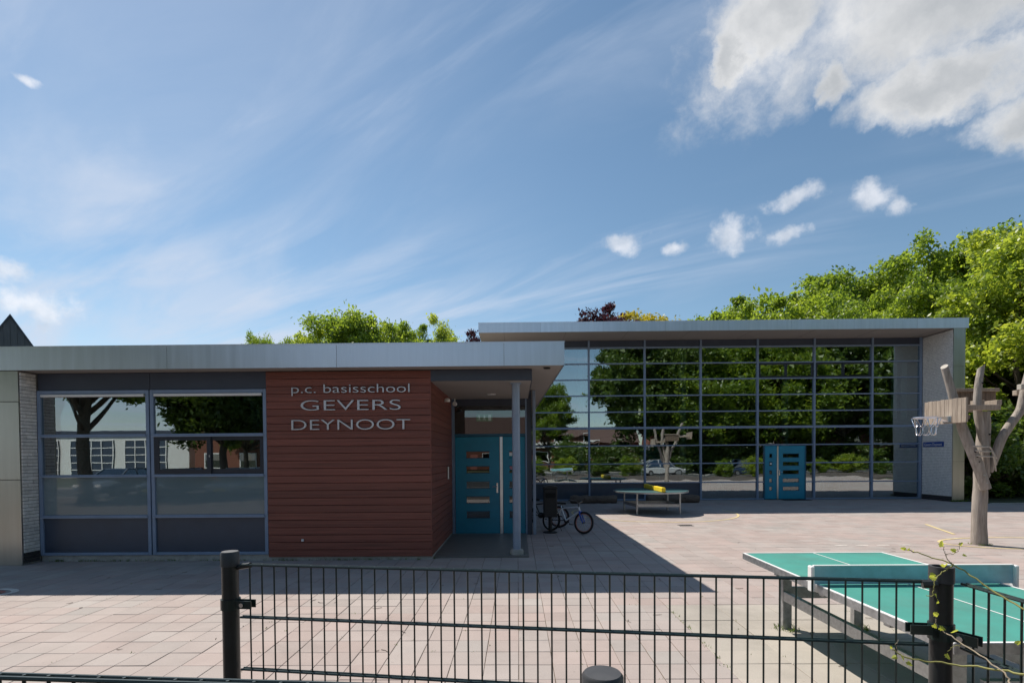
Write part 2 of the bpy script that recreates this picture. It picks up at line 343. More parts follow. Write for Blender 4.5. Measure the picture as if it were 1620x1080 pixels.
# ------------------------------------------------------------------ mesh helpers
COL = scene.collection
ORG = {}          # object -> its origin in the thing's building space
class MB:
    def __init__(s): s.v = []; s.f = []
    def box(s, x0, x1, y0, y1, z0, z1):
        b = len(s.v); s.v += [(x, y, z) for z in (z0, z1) for y in (y0, y1) for x in (x0, x1)]
        s.f += [tuple(b + i for i in q) for q in ((0, 2, 3, 1), (4, 5, 7, 6), (0, 1, 5, 4), (2, 6, 7, 3), (0, 4, 6, 2), (1, 3, 7, 5))]; return s
    def obox(s, c, size, rot):
        b = len(s.v); h = [x / 2 for x in size]; c = Vector(c)
        s.v += [tuple(c + rot @ Vector((sx * h[0], sy * h[1], sz * h[2]))) for sz in (-1, 1) for sy in (-1, 1) for sx in (-1, 1)]
        s.f += [tuple(b + i for i in q) for q in ((0, 2, 3, 1), (4, 5, 7, 6), (0, 1, 5, 4), (2, 6, 7, 3), (0, 4, 6, 2), (1, 3, 7, 5))]; return s
    def bar(s, a, b, w, h=None, up=(0, 0, 1)):
        a, b = Vector(a), Vector(b); d = (b - a); x = d.normalized(); u = Vector(up)
        y = u.cross(x)
        if y.length < 1e-4: y = Vector((0, 1, 0)).cross(x)
        y.normalize(); z = x.cross(y); rot = Matrix((x, y, z)).transposed()
        return s.obox((a + b) / 2, (d.length, w, h or w), rot)
    def tube(s, pts, r, n=10, caps=True, tilt=None):
        pts = [Vector(p) for p in pts]; k = len(pts); rr = r if isinstance(r, (list, tuple)) else [r] * k
        b = len(s.v); ref = None
        for i, p in enumerate(pts):
            t = (pts[min(i + 1, k - 1)] - pts[max(i - 1, 0)]).normalized()
            if ref is None:
                ref = Vector((1, 0, 0)) if abs(t.x) < .8 else Vector((0, 1, 0))
            x = (ref - t * ref.dot(t)).normalized(); y = t.cross(x); ref = x
            for j in range(n):
                a = 2 * math.pi * j / n; q = p + (x * math.cos(a) + y * math.sin(a)) * rr[i]
                if tilt and i == k - 1: q = q + t * (tilt[0] * math.cos(a) + tilt[1] * math.sin(a)) * rr[i]
                s.v.append(tuple(q))
        for i in range(k - 1):
            for j in range(n):
                s.f.append((b + i * n + j, b + i * n + (j + 1) % n, b + (i + 1) * n + (j + 1) % n, b + (i + 1) * n + j))
        if caps: s.f.append(tuple(b + j for j in reversed(range(n)))); s.f.append(tuple(b + (k - 1) * n + j for j in range(n)))
        return s
    def lathe(s, prof, c=(0, 0, 0), n=24, axis='z', caps=True):
        b = len(s.v); k = len(prof)
        for r, h in prof:
            for j in range(n):
                a = 2 * math.pi * j / n; u, w = r * math.cos(a), r * math.sin(a)
                q = (u, w, h) if axis == 'z' else ((h, u, w) if axis == 'x' else (w, h, u))
                s.v.append((c[0] + q[0], c[1] + q[1], c[2] + q[2]))
        for i in range(k - 1):
            for j in range(n): s.f.append((b + i * n + j, b + i * n + (j + 1) % n, b + (i + 1) * n + (j + 1) % n, b + (i + 1) * n + j))
        if caps: s.f.append(tuple(b + j for j in reversed(range(n)))); s.f.append(tuple(b + (k - 1) * n + j for j in range(n)))
        return s
    def prism(s, poly, d0, d1, plane='xz'):
        b = len(s.v); n = len(poly)
        for d in (d0, d1):
            for u, w in poly: s.v.append((u, d, w) if plane == 'xz' else ((u, w, d) if plane == 'xy' else (d, u, w)))
        s.f.append(tuple(b + i for i in range(n))); s.f.append(tuple(b + n + i for i in reversed(range(n))))
        for i in range(n): s.f.append((b + i, b + n + i, b + n + (i + 1) % n, b + (i + 1) % n))
        return s
    def torus(s, c, R0, r, rot=Matrix.Identity(3), n=32, k=8):
        b = len(s.v); c = Vector(c)
        for i in range(n):
            a = 2 * math.pi * i / n
            for j in range(k):
                e = 2 * math.pi * j / k; q = Vector(((R0 + r * math.cos(e)) * math.cos(a), (R0 + r * math.cos(e)) * math.sin(a), r * math.sin(e)))
                s.v.append(tuple(c + rot @ q))
        for i in range(n):
            for j in range(k): s.f.append((b + i * k + j, b + ((i + 1) % n) * k + j, b + ((i + 1) % n) * k + (j + 1) % k, b + i * k + (j + 1) % k))
        return s
    def mesh(s, name, center):
        me = bpy.data.meshes.new(name); me.from_pydata([(x - center[0], y - center[1], z - center[2]) for x, y, z in s.v], [], s.f); return me
    def build(s, name, m, parent=None, bev=0., smooth=False, org=None, jitter=0.):
        xs = np.array(s.v); lo, hi = xs.min(0), xs.max(0)
        c = org if org is not None else ((lo[0] + hi[0]) / 2, (lo[1] + hi[1]) / 2, (lo[2] if parent is None else (lo[2] + hi[2]) / 2))
        me = s.mesh(name, c); bm = bmesh.new(); bm.from_mesh(me)
        bmesh.ops.recalc_face_normals(bm, faces=bm.faces)
        if bev: bmesh.ops.bevel(bm, geom=list(bm.edges), offset=bev, segments=2 if bev > .008 else 1, affect='EDGES', profile=.5, clamp_overlap=True)
        bm.to_mesh(me); bm.free()
        if smooth:
            me.polygons.foreach_set('use_smooth', [True] * len(me.polygons))
            try: me.set_sharp_from_angle(angle=R(40))
            except Exception: pass
        me.materials.append(MATS[m] if isinstance(m, str) else m)
        return link(name, me, c, parent)
def link(name, me, c, parent=None):
    o = bpy.data.objects.new(name, me); COL.objects.link(o)
    if parent is not None:
        o.parent = parent; p = ORG[parent.name]; o.location = (c[0] - p[0], c[1] - p[1], c[2] - p[2])
    else: o.location = c
    ORG[o.name] = tuple(c); return o
def tag(o, label=None, cat=None, group=None, kind=None):
    if label: o['label'] = label
    if cat: o['category'] = cat
    if group: o['group'] = group
    if kind: o['kind'] = kind
    return o
def thing(name, label, cat, loc=(0, 0, 0), local=False, rotz=0., group=None):
    """Empty at the thing's base; local=True: its parts are built round (0,0,0), else in world metres"""
    o = bpy.data.objects.new(name, None); COL.objects.link(o); o.location = loc; o.rotation_euler = (0, 0, rotz); o.empty_display_size = .2
    ORG[o.name] = (0, 0, 0) if local else tuple(loc); return tag(o, label, cat, group)
def share(src, name, c, parent, rot=None):
    o = link(name, src.data, c, parent)
    if rot is not None: o.rotation_euler = rot
    return o
def dup(root, loc, rotz, label, scale=None, group=None):
    r = root.copy(); COL.objects.link(r); r.location = loc; r.rotation_euler = (0, 0, rotz); r['label'] = label
    if scale: r.scale = scale
    if group: r['group'] = group
    for ch in list(root.children):
        c = ch.copy(); COL.objects.link(c); c.parent = r
        for g in list(ch.children):
            d = g.copy(); COL.objects.link(d); d.parent = c
    return r
# ------------------------------------------------------------------ setting: ground
g = MB().box(-400, 400, -300, 500, -.5, -.10).build('ground', 'grass_ground', org=(0, 0, -.1)); tag(g, kind='structure')
pav = MB().box(-16, 27, 1.86, 21.35, -.09, -.007).build('playground_paving', 'joint', org=(0, 8, 0)); tag(pav, kind='structure')
def tile_mesh(name, w, d, h=.03, c=.004, m='paving'):
    a, b = w / 2, d / 2
    v = [(-a, -b, -h), (a, -b, -h), (a, b, -h), (-a, b, -h), (-a, -b, -c), (a, -b, -c), (a, b, -c), (-a, b, -c),
         (-a + c, -b + c, 0), (a - c, -b + c, 0), (a - c, b - c, 0), (-a + c, b - c, 0)]
    f = [(8, 9, 10, 11)] + [(i, (i + 1) % 4, 4 + (i + 1) % 4, 4 + i) for i in range(4)] + [(4 + i, 4 + (i + 1) % 4, 8 + (i + 1) % 4, 8 + i) for i in range(4)]
    me = bpy.data.meshes.new(name); me.from_pydata(v, [], f); me.materials.append(MATS[m]); return me, v, f
rng = np.random.default_rng(3)
TS = .30
tmesh, tv, tf = tile_mesh('paving_tile', TS - .005, TS - .005, .03, .003)
smesh, sv, sf = tile_mesh('paving_slab', .6 - .006, .6 - .006, .04, .005, 'slab')
SLX0, SLX1, SLY1 = 1.8, 6.6, 6.3
spots = []
for i in range(-52, 88):
    for j in range(7, 71):
        x, y = (i + .5) * TS, (j + .5) * TS
        if SLX0 < x < SLX1 and y < SLY1: continue
        if y > 21.0 or (x < -1.65 and y > 9.28) or (x < .28 and y > 12.2) or (x > 17.1 and y > 18.75) or (x < -12): continue
        spots.append((x, y))
def in_view(x, y): return y > 4.0 and abs(x) < y * 1.02
near = sorted([s for s in spots if in_view(*s)], key=lambda s: s[0] ** 2 + s[1] ** 2)[:300]
nearset = set(near)
def tilt(): return rng.normal(0, .0035), rng.normal(0, .0035), rng.normal(0, .004)
for x, y in near:
    o = link('paving_tile', tmesh, (x + rng.normal(0, .0008), y + rng.normal(0, .0008), rng.normal(0, .0011)), pav); o.rotation_euler = tilt()
V = []; Fc = []; tva = np.array(tv)
for x, y in spots:
    if (x, y) in nearset: continue
    rx, ry, rz = tilt(); p = tva.copy(); p[:, 2] += p[:, 0] * ry + p[:, 1] * rx
    p += (x + rng.normal(0, .0008), y, rng.normal(0, .0011)); b = len(V) * 12; V.append(p); Fc += [tuple(b + k for k in q) for q in tf]
me = bpy.data.meshes.new('far_tiles'); me.from_pydata(np.concatenate(V).tolist(), [], Fc); me.materials.append(MATS['paving'])
tag(link('paving_tiles', me, (0, 0, 0), pav), kind='stuff')
nx = int(round((SLX1 - SLX0) / .6))
for i in range(nx):
    for j in range(7):
        x, y = SLX0 + .3 + i * .6, SLY1 - .3 - j * .6
        if y < 2.1: continue
        o = link('paving_slab', smesh, (x, y, rng.normal(0, .0015)), pav); o.rotation_euler = tilt()
def ribbon(name, pts, w, m, z=.006, parent=pav):
    b = MB(); n = len(pts)
    for i, (x, y) in enumerate(pts):
        x0, y0 = pts[max(0, i - 1)]; x1, y1 = pts[min(n - 1, i + 1)]; d = Vector((x1 - x0, y1 - y0)).normalized(); k = Vector((-d.y, d.x)) * w / 2
        b.v += [(x + k.x, y + k.y, z), (x - k.x, y - k.y, z)]
    b.f = [(2 * i, 2 * i + 1, 2 * i + 3, 2 * i + 2) for i in range(n - 1)]
    return b.build(name, m, parent)
ribbon('painted_line', [(4.3 + 2.55 * math.cos(a), 16.45 + 2.35 * math.sin(a)) for a in np.linspace(R(150), R(375), 40)], .06, 'paint_yellow')
ribbon('painted_line', [(10.25 + 1.6 * math.cos(a), 10.5 + .72 * math.sin(a)) for a in np.linspace(0, 2 * math.pi, 48)], .06, 'paint_yellow')
ribbon('painted_line', [(10.56, 13.4), (9.86, 11.7)], .07, 'paint_yellow')
for k in range(4): ribbon('painted_line', [(6.35 + k * .42, 10.35), (6.6 + k * .42, 10.35)], .06, 'paint_white')
ribbon('painted_line', [(-7.3 + .3 * math.cos(a), 7.0 + .2 * math.sin(a)) for a in np.linspace(0, 6.28, 20)], .08, 'paint_white')
ribbon('painted_line', [(-7.3 + .16 * math.cos(a), 7.0 + .1 * math.sin(a)) for a in np.linspace(0, 6.28, 20)], .05, 'paint_red')
b = MB()
for k in range(6): b.box(4.22 + k * .06, 4.25 + k * .06, 13.35, 13.55, -.002, .008)
b.box(4.2, 4.57, 13.34, 13.36, -.002, .009); b.box(4.2, 4.57, 13.54, 13.56, -.002, .009); b.build('drain_grate', 'bike_dark', pav)
# loose twigs and seed husks on the paving
b = MB()
for k in range(46):
    y = rng.uniform(4.2, 11); x = rng.uniform(-.95, .75) * y
    if x < -1.6 and y > 8.5: y -= 3
    a = rng.uniform(0, 6.28); l = rng.uniform(.03, .12); d = Vector((math.cos(a), math.sin(a), 0)) * l; n = Vector((-d.y, d.x, 0)) * rng.uniform(-.25, .25)
    p = Vector((x, y, .006)); b.tube([p, p + d * .5 + n, p + d], [.003, .003, .0015], 5)
tag(b.build('twig_litter', 'bark'), 'small dry twigs scattered over the grey playground tiles', 'twigs', kind='stuff')
FYW = 9.17
# weeds in the joints, thickest along walls and slab edges
V = []; T = []
wr = np.random.default_rng(21)
def tuft(x, y, n, h):
    for _ in range(n):
        a = wr.uniform(0, 6.28); l = h * wr.uniform(.4, 1.1); lean = wr.uniform(.2, 1.1); w = wr.uniform(.002, .005)
        bx, by_ = x + wr.normal(0, .018), y + wr.normal(0, .012); dx, dy = math.cos(a), math.sin(a)
        V.append([(bx - dy * w, by_ + dx * w, -.004), (bx + dy * w, by_ - dx * w, -.004), (bx + dx * l * lean * .6 + dy * w * .7, by_ + dy * l * lean * .6, l * .7), (bx + dx * l * lean, by_ + dy * l * lean, l)]); T.append(wr.uniform(.1, .9))
for k in range(130): tuft(wr.uniform(-8.5, -1.6), FYW + wr.normal(-.0, .008), wr.integers(3, 9), .05)
for k in range(40): tuft(-1.50 + wr.normal(0, .01), wr.uniform(9.2, 11.3), wr.integers(3, 7), .04)
for k in range(150):
    y = wr.uniform(4.3, 9); x = wr.uniform(-.9, .9) * y
    if wr.random() < .5: x = round(x / .3) * .3
    else: y = round(y / .3) * .3
    if not (x < -1.5 and y > 8.9): tuft(x, y, wr.integers(2, 5), .016)
for k in range(18): tuft(1.8 + wr.normal(0, .01), wr.uniform(4.1, 6.3), wr.integers(2, 6), .022)
for k in range(60): tuft(wr.uniform(16.4, 17.0), 19.6 + wr.normal(0, .02), wr.integers(3, 8), .09)
for x, y, r_ in ((2.82, 5.4, .09), (3.56, 5.4, .09), (9.24, 10.37, .16), (-.02, 9.5, .14)):
    for k in range(22): a = wr.uniform(0, 6.28); tuft(x + r_ * math.cos(a), y + r_ * math.sin(a), wr.integers(3, 7), .05)
q = np.array(V).reshape(-1, 3); me = bpy.data.meshes.new('weeds'); me.from_pydata(q.tolist(), [], [(4 * i, 4 * i + 1, 4 * i + 2, 4 * i + 3) for i in range(len(V))])
a_ = me.attributes.new('rnd', 'FLOAT', 'FACE'); a_.data.foreach_set('value', np.array(T, dtype='f')); me.materials.append(MATS['leaf_dark'])
tag(link('joint_weeds', me, (0, 0, 0)), 'small green weeds sprouting from paving joints and along the walls', 'weeds', kind='stuff')
# planted strip to the right of the hall, street behind the camera
tag(MB().box(17.15, 120, 18.8, 160, -.09, .02).build('grass_verge', 'grass_ground', org=(60, 80, .02)), kind='structure')
tag(MB().box(17.1, 27.2, 18.68, 18.79, -.09, .03).build('verge_kerb', 'concrete', org=(22, 18.7, .03)), kind='structure')
tag(MB().box(-80, 80, -6.5, 1.85, -.09, -.004).build('sidewalk', 'clinker_shaded', org=(0, -2, 0)), kind='structure')
tag(MB().box(-80, 80, -6.66, -6.505, -.09, .0).build('kerb', 'concrete', org=(0, -6.6, 0)), kind='structure')
tag(MB().box(-80, 80, -15, -6.665, -.13, -.085).build('road', 'asphalt', org=(0, -11, 0)), kind='structure')
tag(MB().box(-80, 80, -15.15, -15.002, -.13, .02).build('far_kerb', 'concrete', org=(0, -15.1, 0)), kind='structure')
# ------------------------------------------------------------------ low entrance wing
FY = 9.15          # facade plane
wing = thing('school_entrance_wing', 'low school wing with red-brown timber wall, steel roof edge and teal entrance door', 'school', (-4.4, FY, 0))
# roof with tapering right-hand edge
RX0, RX1 = .815, .51
roofz0, roofz1 = 3.375, 3.775
def roof_poly(off=0.): return [(-15 + off, 8.8 + off), (RX0 - off, 8.8 + off), (RX1 - off, 21.08), (-15 + off, 21.08)]
roof = MB().prism(roof_poly(.012), roofz0 + .012, roofz1 - .015, 'xy').build('roof', 'soffit', wing)
jx = [-15, -9.15, -6.0, -3.08, -.215, RX0]
for a, c in zip(jx[:-1], jx[1:]):
    MB().box(a + .003, c - .003, 8.8, 8.811, roofz0 + .004, roofz1 - .003).build('fascia_panel', 'steel_fascia', roof)
side_n = 5
for k in range(side_n):
    t0, t1 = k / side_n + .0004, (k + 1) / side_n - .0004
    P = lambda t, o: (RX0 + (RX1 - RX0) * t + o, 8.812 + (21.07 - 8.812) * t)
    MB().prism([P(t0, 0), P(t0, -.011), P(t1, -.011), P(t1, 0)][::-1], roofz0 + .004, roofz1 - .003, 'xy').build('fascia_panel', 'steel_fascia', roof)
MB().box(-15, RX0 + .006, 8.794, 8.86, roofz1 - .003, roofz1 + .012).build('roof_trim', 'steel_fascia', roof)
MB().lathe([(.001, 3.366), (.06, 3.366), (.065, 3.3745)], (.53, 9.05, 0), 18).build('downlight', 'hole', roof)
# steel clad pier, white brick reveal
pier = MB().box(-12, -8.63, 8.86, 9.3, 0, roofz0).build('brick_pier', 'mortar', wing)
for z0, z1 in ((.0, 1.49), (1.495, 2.84), (2.845, roofz0 + .0)):
    for x0, x1 in ((-8.622, -9.1), (-9.105, -11)):
        MB().box(x1, x0 + 0.0, 8.83, 8.858, z0 + .004, z1 - .004).build('steel_panel', 'steel_panel', pier)
bw = {}
def brick_obj(key, sx, sy, sz, m):
    if key not in bw:
        o = MB().box(-sx / 2, sx / 2, -sy / 2, sy / 2, -sz / 2, sz / 2); me = o.mesh('brick', (0, 0, 0)); bmb = bmesh.new(); bmb.from_mesh(me); bmesh.ops.recalc_face_normals(bmb, faces=bmb.faces)
        bmesh.ops.bevel(bmb, geom=list(bmb.edges), offset=.0025, segments=1, affect='EDGES'); bmb.to_mesh(me); bmb.free(); me.materials.append(MATS[m]); bw[key] = me
    return bw[key]
y0b = 8.862; course = .0605
for k in range(55):
    z = .03 + course * (k + .5)
    if z > 3.35: break
    cuts = [(0, .19), (.198, .288)] if k % 2 else [(0, .09), (.098, .288)]
    dark = z < .2
    for a, c in cuts:
        key = (round(c - a, 3), dark); me = brick_obj(key, .024, c - a, course - .009, 'brick_dark' if dark else 'brick_white')
        link('brick', me, (-8.62 + rng.normal(0, .0012), y0b + (a + c) / 2, z + rng.normal(0, .0006)), pier)
# two window bays
def window(x0, x1, sliding):
    z0, z1 = .11, 3.07; fw = .06; ya, yb = FY - .0, FY + .09
    b = MB(); b.box(x0, x0 + fw, ya, yb, z0, z1); b.box(x1 - fw, x1, ya, yb, z0, z1); b.box(x0 + fw, x1 - fw, ya, yb, z1 - .065, z1); b.box(x0 + fw, x1 - fw, ya, yb, z0, z0 + .05)
    fr = b.build('window', 'frame', wing, bev=.005)
    for zz, h in ((.81, .045), (1.54, .04), (2.26, .05)):
        MB().box(x0 + fw, x1 - fw, ya - .012, yb - .01, zz - h / 2, zz + h / 2).build('transom', 'frame', fr, bev=.004)
        MB().box(x0 + fw - .02, x1 - fw + .02, ya - .03, ya - .0125, zz - h / 2 - .004, zz - h / 2 + .012).build('sill_lip', 'frame_light', fr)
    ix0, ix1 = x0 + fw - .008, x1 - fw + .008
    MB().box(ix0, ix1, ya + .03, ya + .05, z0 + .045, .79).build('panel', 'dark_panel', fr)
    MB().box(ix0, ix1, ya + .034, ya + .044, .83, 1.525).build('pane', 'frosted', fr)
    if not sliding:
        MB().box(ix0, ix1, ya + .034, ya + .044, 1.555, 2.24).build('pane', 'glass_low', fr)
    else:
        mid = x0 + (x1 - x0) * .5
        for a, c, dy in ((x0 + fw, mid + .04, .0), (mid - .04, x1 - fw, .026)):
            s = MB(); s.box(a, c, ya + dy, ya + dy + .024, 1.562, 1.65); s.box(a, c, ya + dy, ya + dy + .024, 2.165, 2.233); s.box(a, a + .09, ya + dy, ya + dy + .024, 1.65, 2.165); s.box(c - .075, c, ya + dy, ya + dy + .024, 1.65, 2.165)
            so = s.build('sash', 'sash', fr)
            MB().box(a + .086, c - .07, ya + dy + .008, ya + dy + .014, 1.647, 2.17).build('pane', 'glass_low', fr)
        MB().box(mid + .01, mid + .022, ya - .012, ya - .001, 1.86, 1.9).build('handle', 'steel_rail', fr)
    MB().box(ix0, ix1, ya + .034, ya + .044, 2.28, z1 - .06).build('pane', 'glass_low', fr)
    MB().box(x0 + fw + .02, x1 - fw - .02, ya - .02, ya + .028, z1 - .115, z1 - .072).build('screen_casing', 'white_paint', fr, bev=.006)
    return fr
window(-8.605, -6.585, False); window(-6.565, -4.475, True)
for x0, x1 in ((-8.605, -6.58), (-6.572, -4.475)): MB().box(x0, x1, FY + .03, FY + .06, 3.075, roofz0 + .004).build('spandrel_panel', 'slate_panel', wing)
MB().box(-8.6, -4.475, FY + .03, FY + .3, .0, .108).build('plinth', 'concrete', wing)
MB().box(-4.475, -1.54, FY + .03, FY + .3, .0, .06).build('plinth', 'concrete', wing)
MB().box(-1.62, -1.545, FY + .3, 12.1, 0, .05).build('plinth', 'concrete', wing)
# timber cladding
clad = MB().box(-4.47, -1.56, FY + .025, FY + .15, .06, roofz0 - .001)
clad.box(-1.72, -1.56, FY + .15, 12.08, .06, roofz0 - .001); clad = clad.build('cladding_wall', 'wood_back', wing)
def board(length, axis):
    # profile with a bevelled lower edge so each board throws a line of shade
    pr = [(0, .001), (.0, .1285), (-.014, .1285), (-.0215, .125), (-.0215, .006), (-.017, .001)]
    b = MB()
    if axis == 'x': b.prism(pr, -length / 2, length / 2, 'yz')
    else: b.v, b.f = [], []; b.prism([(-u, w) for u, w in pr], -length / 2, length / 2, 'xz')
    me = b.mesh('board', (0, 0, 0)); bmb = bmesh.new(); bmb.from_mesh(me); bmesh.ops.recalc_face_normals(bmb, faces=bmb.faces); bmb.to_mesh(me); bmb.free(); me.materials.append(MATS['wood_red']); return me
bx = board(2.925, 'x'); by = board(2.90, 'y'); pitch = .1325
for k in range(25):
    z = .062 + k * pitch
    link('board', bx, (-3.008, FY + .0225, z), clad)
    link('board', by, (-1.5575, FY + .03 + 1.47, z), clad)
MB().box(-1.546, -1.53, FY - .002, FY + .026, .06, roofz0 - .002).build('corner_trim', 'wood_red', clad)
MB().box(-3.87, -3.83, FY - .03, FY - .0, .345, .385).build('outdoor_socket', 'white_paint', wing, bev=.004)
# lettering, one mesh per letter
def letters(text, x0, x1, z0, cap):
    cu = bpy.data.curves.new('t', 'FONT'); cu.extrude = .01; cu.offset = -.012
    ob = bpy.data.objects.new('t', cu); COL.objects.link(ob)
    def bounds(s):
        cu.body = s; bpy.context.view_layer.update(); dg = bpy.context.evaluated_depsgraph_get(); me = bpy.data.meshes.new_from_object(ob.evaluated_get(dg))
        xs = np.array([v.co[:] for v in me.vertices]); return me, xs[:, 0].min(), xs[:, 0].max(), xs[:, 1].max()
    _, a0, a1, _ = bounds(text); _, _, _, ch = bounds('E'); sy = cap / ch; sx = (x1 - x0) / (a1 - a0)
    for k, c in enumerate(text):
        if c == ' ': continue
        _, _, r, _ = bounds(text[:k + 1]); me, l0, r0, _ = bounds(c)
        off = r - r0
        for v in me.vertices: v.co = Vector((v.co.x * sx, -v.co.z * 1.2, v.co.y * sy))
        me.name = 'letter'; me.materials.clear(); me.materials.append(MATS['letter'])
        link('letter', me, (x0 + (off - a0) * sx, FY - .026, z0), wing)
    bpy.data.objects.remove(ob)
letters('p.c. basisschool', -4.0, -1.9, 2.985, .150)
letters('GEVERS', -3.84, -2.06, 2.675, .178)
letters('DEYNOOT', -4.01, -1.895, 2.33, .178)
# porch: beam, ceiling, column, doors
MB().box(-1.53, .27, FY + .0, FY + .05, 3.185, roofz0).build('beam', 'slate_panel', wing)
MB().box(-1.535, .262, FY + .05, 12.1, 3.185, 3.36).build('porch_ceiling', 'soffit', wing)
MB().box(.2625, .272, FY + .05, 12.1, 3.18, roofz0).build('ceiling_edge', 'slate_panel', wing)
MB().lathe([(.001, 3.176), (.09, 3.176), (.1, 3.1845)], (-.55, 11.2, 0), 18).build('ceiling_lamp', 'lamp_glass', wing)
c = MB().lathe([(.073, .12), (.073, 3.15), (.074, 3.15), (.074, 3.184)], (-.02, 9.5, 0), 24).build('column', 'frame_light', wing, smooth=True)
MB().lathe([(.13, 0), (.12, .1), (.105, .125)], (-.02, 9.5, 0), 8).build('column_base', 'concrete', c)
MB().box(-.12, .08, 9.42, 9.58, 3.168, 3.1845).build('column_head', 'frame_light', c)
DY = 12.1
MB().box(.225, .345, DY - .02, 21.0, 0, roofz0 - .003).build('side_wall', 'slate_panel', wing)
MB().box(-1.535, -1.47, DY - .03, DY + .06, 0, 3.184).build('door_jamb', 'frame', wing); MB().box(.19, .225, DY - .03, DY + .06, 0, 3.184).build('door_jamb', 'frame', wing)
MB().box(.36, .43, 12.02, 12.1, 0, roofz0 - .003).build('downpipe', 'frame_light', wing, bev=.01)
MB().box(-1.47, .19, DY - .02, DY + .05, 3.03, 3.184).build('door_head', 'slate_panel', wing)
MB().box(-1.47, .19, DY - .02, DY + .05, 2.31, 2.37).build('door_transom', 'teal_dark', wing)
MB().box(-1.47, .19, DY + .01, DY + .02, 2.37, 3.03).build('fanlight', 'glass_door', wing)
def door(x0, x1, z1, y, slots, par, hs):
    """leaf built as stiles and rails so that the glazed slots are real openings"""
    b = MB(); sx0, sx1 = slots; zs = [.47, .82, 1.17, 1.53, 1.88]; hh = .075 * z1 / 2.3; k = z1 / 2.3
    b.box(x0, sx0, y, y + .05, .02, z1); b.box(sx1, x1, y, y + .05, .02, z1); zc = .02
    for z in zs: b.box(sx0, sx1, y, y + .05, zc, z * k - hh); zc = z * k + hh
    b.box(sx0, sx1, y, y + .05, zc, z1)
    d = b.build('door', 'teal', par)
    for i, z in enumerate(zs):
        MB().box(sx0, sx1, y + .02, y + .03, z * k - hh, z * k + hh).build('glazing', 'glass_door', d)
        for q in (-1, 1): MB().box(sx0 - .012, sx1 + .012, y - .008, y - .0, z * k + q * (hh + .006) - .008, z * k + q * (hh + .006) + .008).build('glazing_bead', 'teal_dark', d)
    return d
d1 = door(-1.46, -.42, 2.3, DY, (-1.2, -.66), wing, 1)
MB().box(-.41, -.345, DY - .012, DY + .04, .02, 2.3).build('door_strip', 'steel_rail', d1)
h = MB().box(-.50, -.455, DY - .012, DY - .0, .98, 1.22).build('handle_plate', 'chrome', d1, bev=.008)
b = MB(); b.tube([(-.478, DY - .012, 1.13), (-.478, DY - .06, 1.13), (-.59, DY - .06, 1.13)], .011, 8).build('handle', 'chrome', d1, smooth=True)
d2 = door(-.335, .185, 2.3, DY, (-.19, .05), wing, 1)
MB().lathe([(.055, -.004), (.055, .0)], (-.13, DY + .017, 1.58), 10, 'y').build('sticker', 'sticker_pink', d2)
MB().box(-.2, -.08, DY + .012, DY + .017, 1.85, 1.93).build('sticker', 'white_paint', d2)
MB().box(-1.72 + .2, -.33, 11.42, 12.06, 0, .018).build('door_mat', 'rubber_mat', wing)
b = MB().lathe([(.001, -.05), (.045, -.045), (.05, 0), (.05, .09), (.02, .1)], (-1.44, 11.9, 3.06), 16, 'y').build('security_camera', 'white_paint', wing, smooth=True)
MB().box(-1.45, -1.43, 11.93, 11.97, 3.09, 3.185).build('camera_bracket', 'white_paint', wing)
MB().lathe([(.06, 3.0), (.06, 3.05), (.03, 3.075)], (-1.475, 10.9, 0), 16).build('wall_lamp', 'lamp_glass', wing)
b = MB().box(-1.525, -1.50, 11.2, 11.3, 1.35, 1.62).build('intercom', 'steel_rail', wing, bev=.004)
# rooms behind the glass
MB().box(-13, .2, 9.3, 20.9, .0, .03).build('interior_floor', 'int_floor', wing)
MB().box(-13, -1.75, 14.2, 14.4, .03, 3.36).build('interior_wall', 'int_wall', wing)
MB().box(-1.7, .2, 16.2, 16.4, .03, 3.36).build('interior_wall', 'int_dark', wing)
MB().box(-1.71, -1.56, 12.2, 16.2, .03, 3.36).build('interior_wall', 'int_wall', wing)
MB().box(-13.1, -12.0, 9.3, 14.2, .03, 3.36).build('interior_wall', 'int_wall', wing)
MB().box(-14.9, .2, 20.92, 21.06, .0, 3.37).build('rear_wall', 'int_wall', wing); MB().box(-14.95, -13.12, 9.0, 20.9, 0, 3.37).build('end_wall', 'int_wall', wing)
for x0, x1 in ((-8.52, -8.25), (-8.1, -7.86), (-4.9, -4.58)):
    b = MB(); n = 26; pts = [(x0 + (x1 - x0) * i / n, 9.42 + .03 * math.sin(i * 1.5) + .012 * math.sin(i * .7)) for i in range(n + 1)]
    for x, y in pts: b.v += [(x, y, .2), (x, y, 3.05)]
    b.f = [(2 * i, 2 * i + 2, 2 * i + 3, 2 * i + 1) for i in range(n)]
    b.build('curtain', 'curtain', wing, smooth=True)
ex = MB().box(-1.02, -.62, 12.9, 12.94, 2.72, 2.9).build('exit_sign', 'exit_green', wing)
for k, x in enumerate((-.95, -.82)):
    MB().lathe([(.001, 0), (.016, .0), (.016, .003)], (x, 12.896, 2.86), 8, 'y').build('pictogram', 'exit_white', ex)
    b = MB(); b.bar((x, 12.897, 2.84), (x + .01, 12.897, 2.79), .004, .022); b.bar((x, 12.897, 2.79), (x - .035, 12.897, 2.75), .004, .014); b.bar((x + .01, 12.897, 2.79), (x + .03, 12.897, 2.745), .004, .014); b.bar((x - .03, 12.897, 2.82), (x + .035, 12.897, 2.825), .004, .012)
    b.build('pictogram', 'exit_white', ex)
MB().box(-.72, -.65, 12.895, 12.899, 2.74, 2.88).build('pictogram', 'exit_white', ex)
MB().box(-.821, -.819, 12.92, 12.93, 2.9, 3.36).build('hanger', 'steel_rail', ex)
